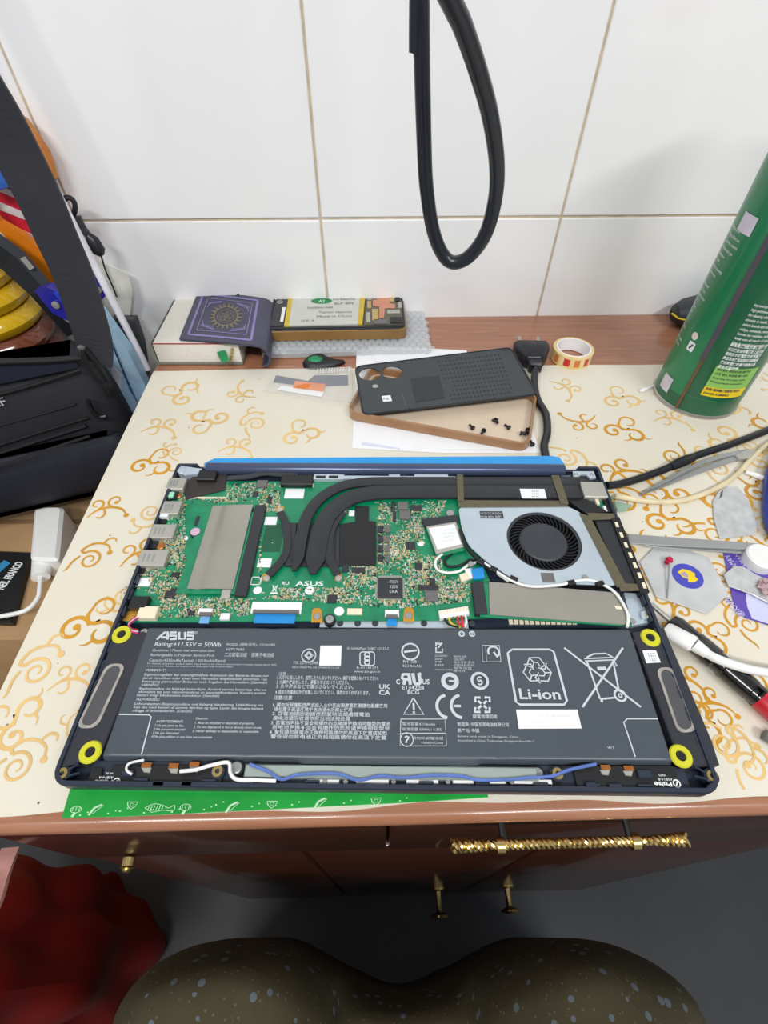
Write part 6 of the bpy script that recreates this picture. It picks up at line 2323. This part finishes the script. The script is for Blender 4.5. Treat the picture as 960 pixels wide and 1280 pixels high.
def skin_body(name, verts, edges, radii, root, m):
    me = bpy.data.meshes.new(name)
    me.from_pydata(verts, edges, [])
    o = bpy.data.objects.new(name, me)
    COL.objects.link(o)
    sk = o.modifiers.new('skin', 'SKIN')
    sk.use_smooth_shade = True
    for i, r in enumerate(radii):
        me.skin_vertices[0].data[i].radius = r if isinstance(r, tuple) else (r, r)
        me.skin_vertices[0].data[i].use_root = (i == root)
    sd = o.modifiers.new('smooth', 'SUBSURF')
    sd.levels = 2
    sd.render_levels = 2
    me.materials.append(m)
    return o


V = [(0, -.42, -.30), (0, -.46, -.16), (0, -.45, 0), (0, -.42, .14), (-.15, -.41, .20), (.15, -.41, .20), (0, -.39, .26), (0, -.36, .38)]
Rd = [(.14, .12), (.14, .10), (.15, .10), (.15, .09), .07, .07, .05, (.085, .10)]
E = [(0, 1), (1, 2), (2, 3), (3, 4), (3, 5), (3, 6), (6, 7)]
KN = (-.122, .158)
for sx, kx in zip((-1, 1), KN):
    k = len(V)
    V += [(sx * .10, -.34, -.29), (kx * .9, -.18, -.282), (kx, -.072, -.280), (kx, -.056, -.36), (kx, -.065, -.54), (kx, -.075, -.695), (kx * 1.08, -.02, -.722)]
    Rd += [.080, .078, .068, .058, .052, .040, .030]
    E += [(0, k)] + [(k + i, k + i + 1) for i in range(6)]
me = bpy.data.meshes.new('person')
me.from_pydata(V, E, [])
me.attributes.new('skin_vertex_radius', 'FLOAT_VECTOR', 'POINT') if False else None
per = bpy.data.objects.new('person', me)
COL.objects.link(per)
sk = per.modifiers.new('skin', 'SKIN')
sk.use_smooth_shade = True
lay_ = me.skin_vertices[0].data if me.skin_vertices else None
if lay_:
    for i, r in enumerate(Rd):
        lay_[i].radius = r if isinstance(r, tuple) else (r, r)
        lay_[i].use_root = (i == 0)
sd = per.modifiers.new('smooth', 'SUBSURF')
sd.levels = 2
sd.render_levels = 2
me.materials.append(MT['batik'])
tag(per, 'person seated at the desk with an olive patterned cloth over the knees', 'person')
ORG[per] = Vector((0, 0, 0))


def lapz(x, y):
    z = -.29
    for kx in KN:
        d_ = abs(x - kx)
        r_ = .088
        if d_ < r_:
            z = max(z, -.280 + math.sqrt(r_ * r_ - d_ * d_))
    if KN[0] < x < KN[1]:
        t_ = (x - KN[0]) / (KN[1] - KN[0])
        z = max(z, -.192 - .105 * math.sin(math.pi * t_) ** .8)
    ox = max(KN[0] - x, x - KN[1], 0)
    if ox > .080:
        z = -.28 - (ox - .080) * 9
    return max(z, -.66)


def lap_pt(i, j):
    x = KN[0] - .115 + (KN[1] - KN[0] + .23) * i
    # cloth runs from the waist over the knees and hangs down before the doors
    if j < .7:
        y = -.36 + .328 * (j / .7)
        z = lapz(x, y)
    else:
        t_ = (j - .7) / .3
        y = -.032 + .030 * math.sin(min(t_ * 2.2, 1) * math.pi / 2)
        z = lapz(x, y) - .30 * t_ ** 1.6
    if KN[0] < x < KN[1]:
        y -= .045 * math.sin(math.pi * (x - KN[0]) / (KN[1] - KN[0])) ** 2 * j
    ex = max(KN[0] - x, x - KN[1], 0) / .115
    y -= .050 * ex ** 2 * j
    z += .004 * math.sin(x * 60 + y * 22) + .003 * math.sin(y * 95 - x * 30)
    return Vector((x, y, max(z, -.70)))


sk_m = MB().grid(lap_pt, 80, 44)
sk_m.build('patterned_cloth', MT['batik'], per, smooth=True, ang=80)

stl = thing('stool', (0, -.46, FLOOR_Z), 'dark wooden stool under the seated person', 'stool')
MB().prism(rrect(-.19, .19, -.64, -.30, .03), -.475, -.445, None, ch=.006).build('seat', MT['wood_dark'], stl)
for x in (-.15, .15):
    for y in (-.60, -.35):
        MB().box(x - .018, x + .018, y - .018, y + .018, FLOOR_Z, -.475, None).build('leg', MT['wood_dark'], stl)

rbag = MB()
RC = Vector((-.462, -.04, 0))


def redp(i, j):
    a = 2 * math.pi * i
    z = FLOOR_Z + (.60) * j
    r = .105 * (1.0 - .35 * j ** 3) * (1 + .10 * math.sin(a * 5 + j * 4) + .06 * math.sin(a * 9 - j * 9) + .07 * math.sin(j * 21 + a * 2))
    return (RC.x + r * math.cos(a), RC.y + r * math.sin(a), z)


rbag.grid(redp, 72, 36)
rbag.add([redp(k / 72, 1) for k in range(72)] + [(RC.x, RC.y, FLOOR_Z + .58)], [(k, (k + 1) % 72, 72) for k in range(72)])
rbag.add([redp(k / 72, 0) for k in range(72)], [tuple(range(71, -1, -1))])
rbag_o = rbag.build('red_bag', mat('red_fabric_bag', (140, 28, 18), .55, var=.12, scale=20), None, smooth=True, ang=80)
tag(rbag_o, 'crumpled red cloth bag on the floor by the desk corner', 'bag')
pk_ = MB().strap(spline([P(14, 1060, -.20), P(4, 1085, -.20), P(-4, 1120, -.22), P(-20, 1160, -.25)], 6), .014, .003)
pko = pk_.build('handle', mat('dusty_pink_band', (168, 120, 112), .7), rbag_o)
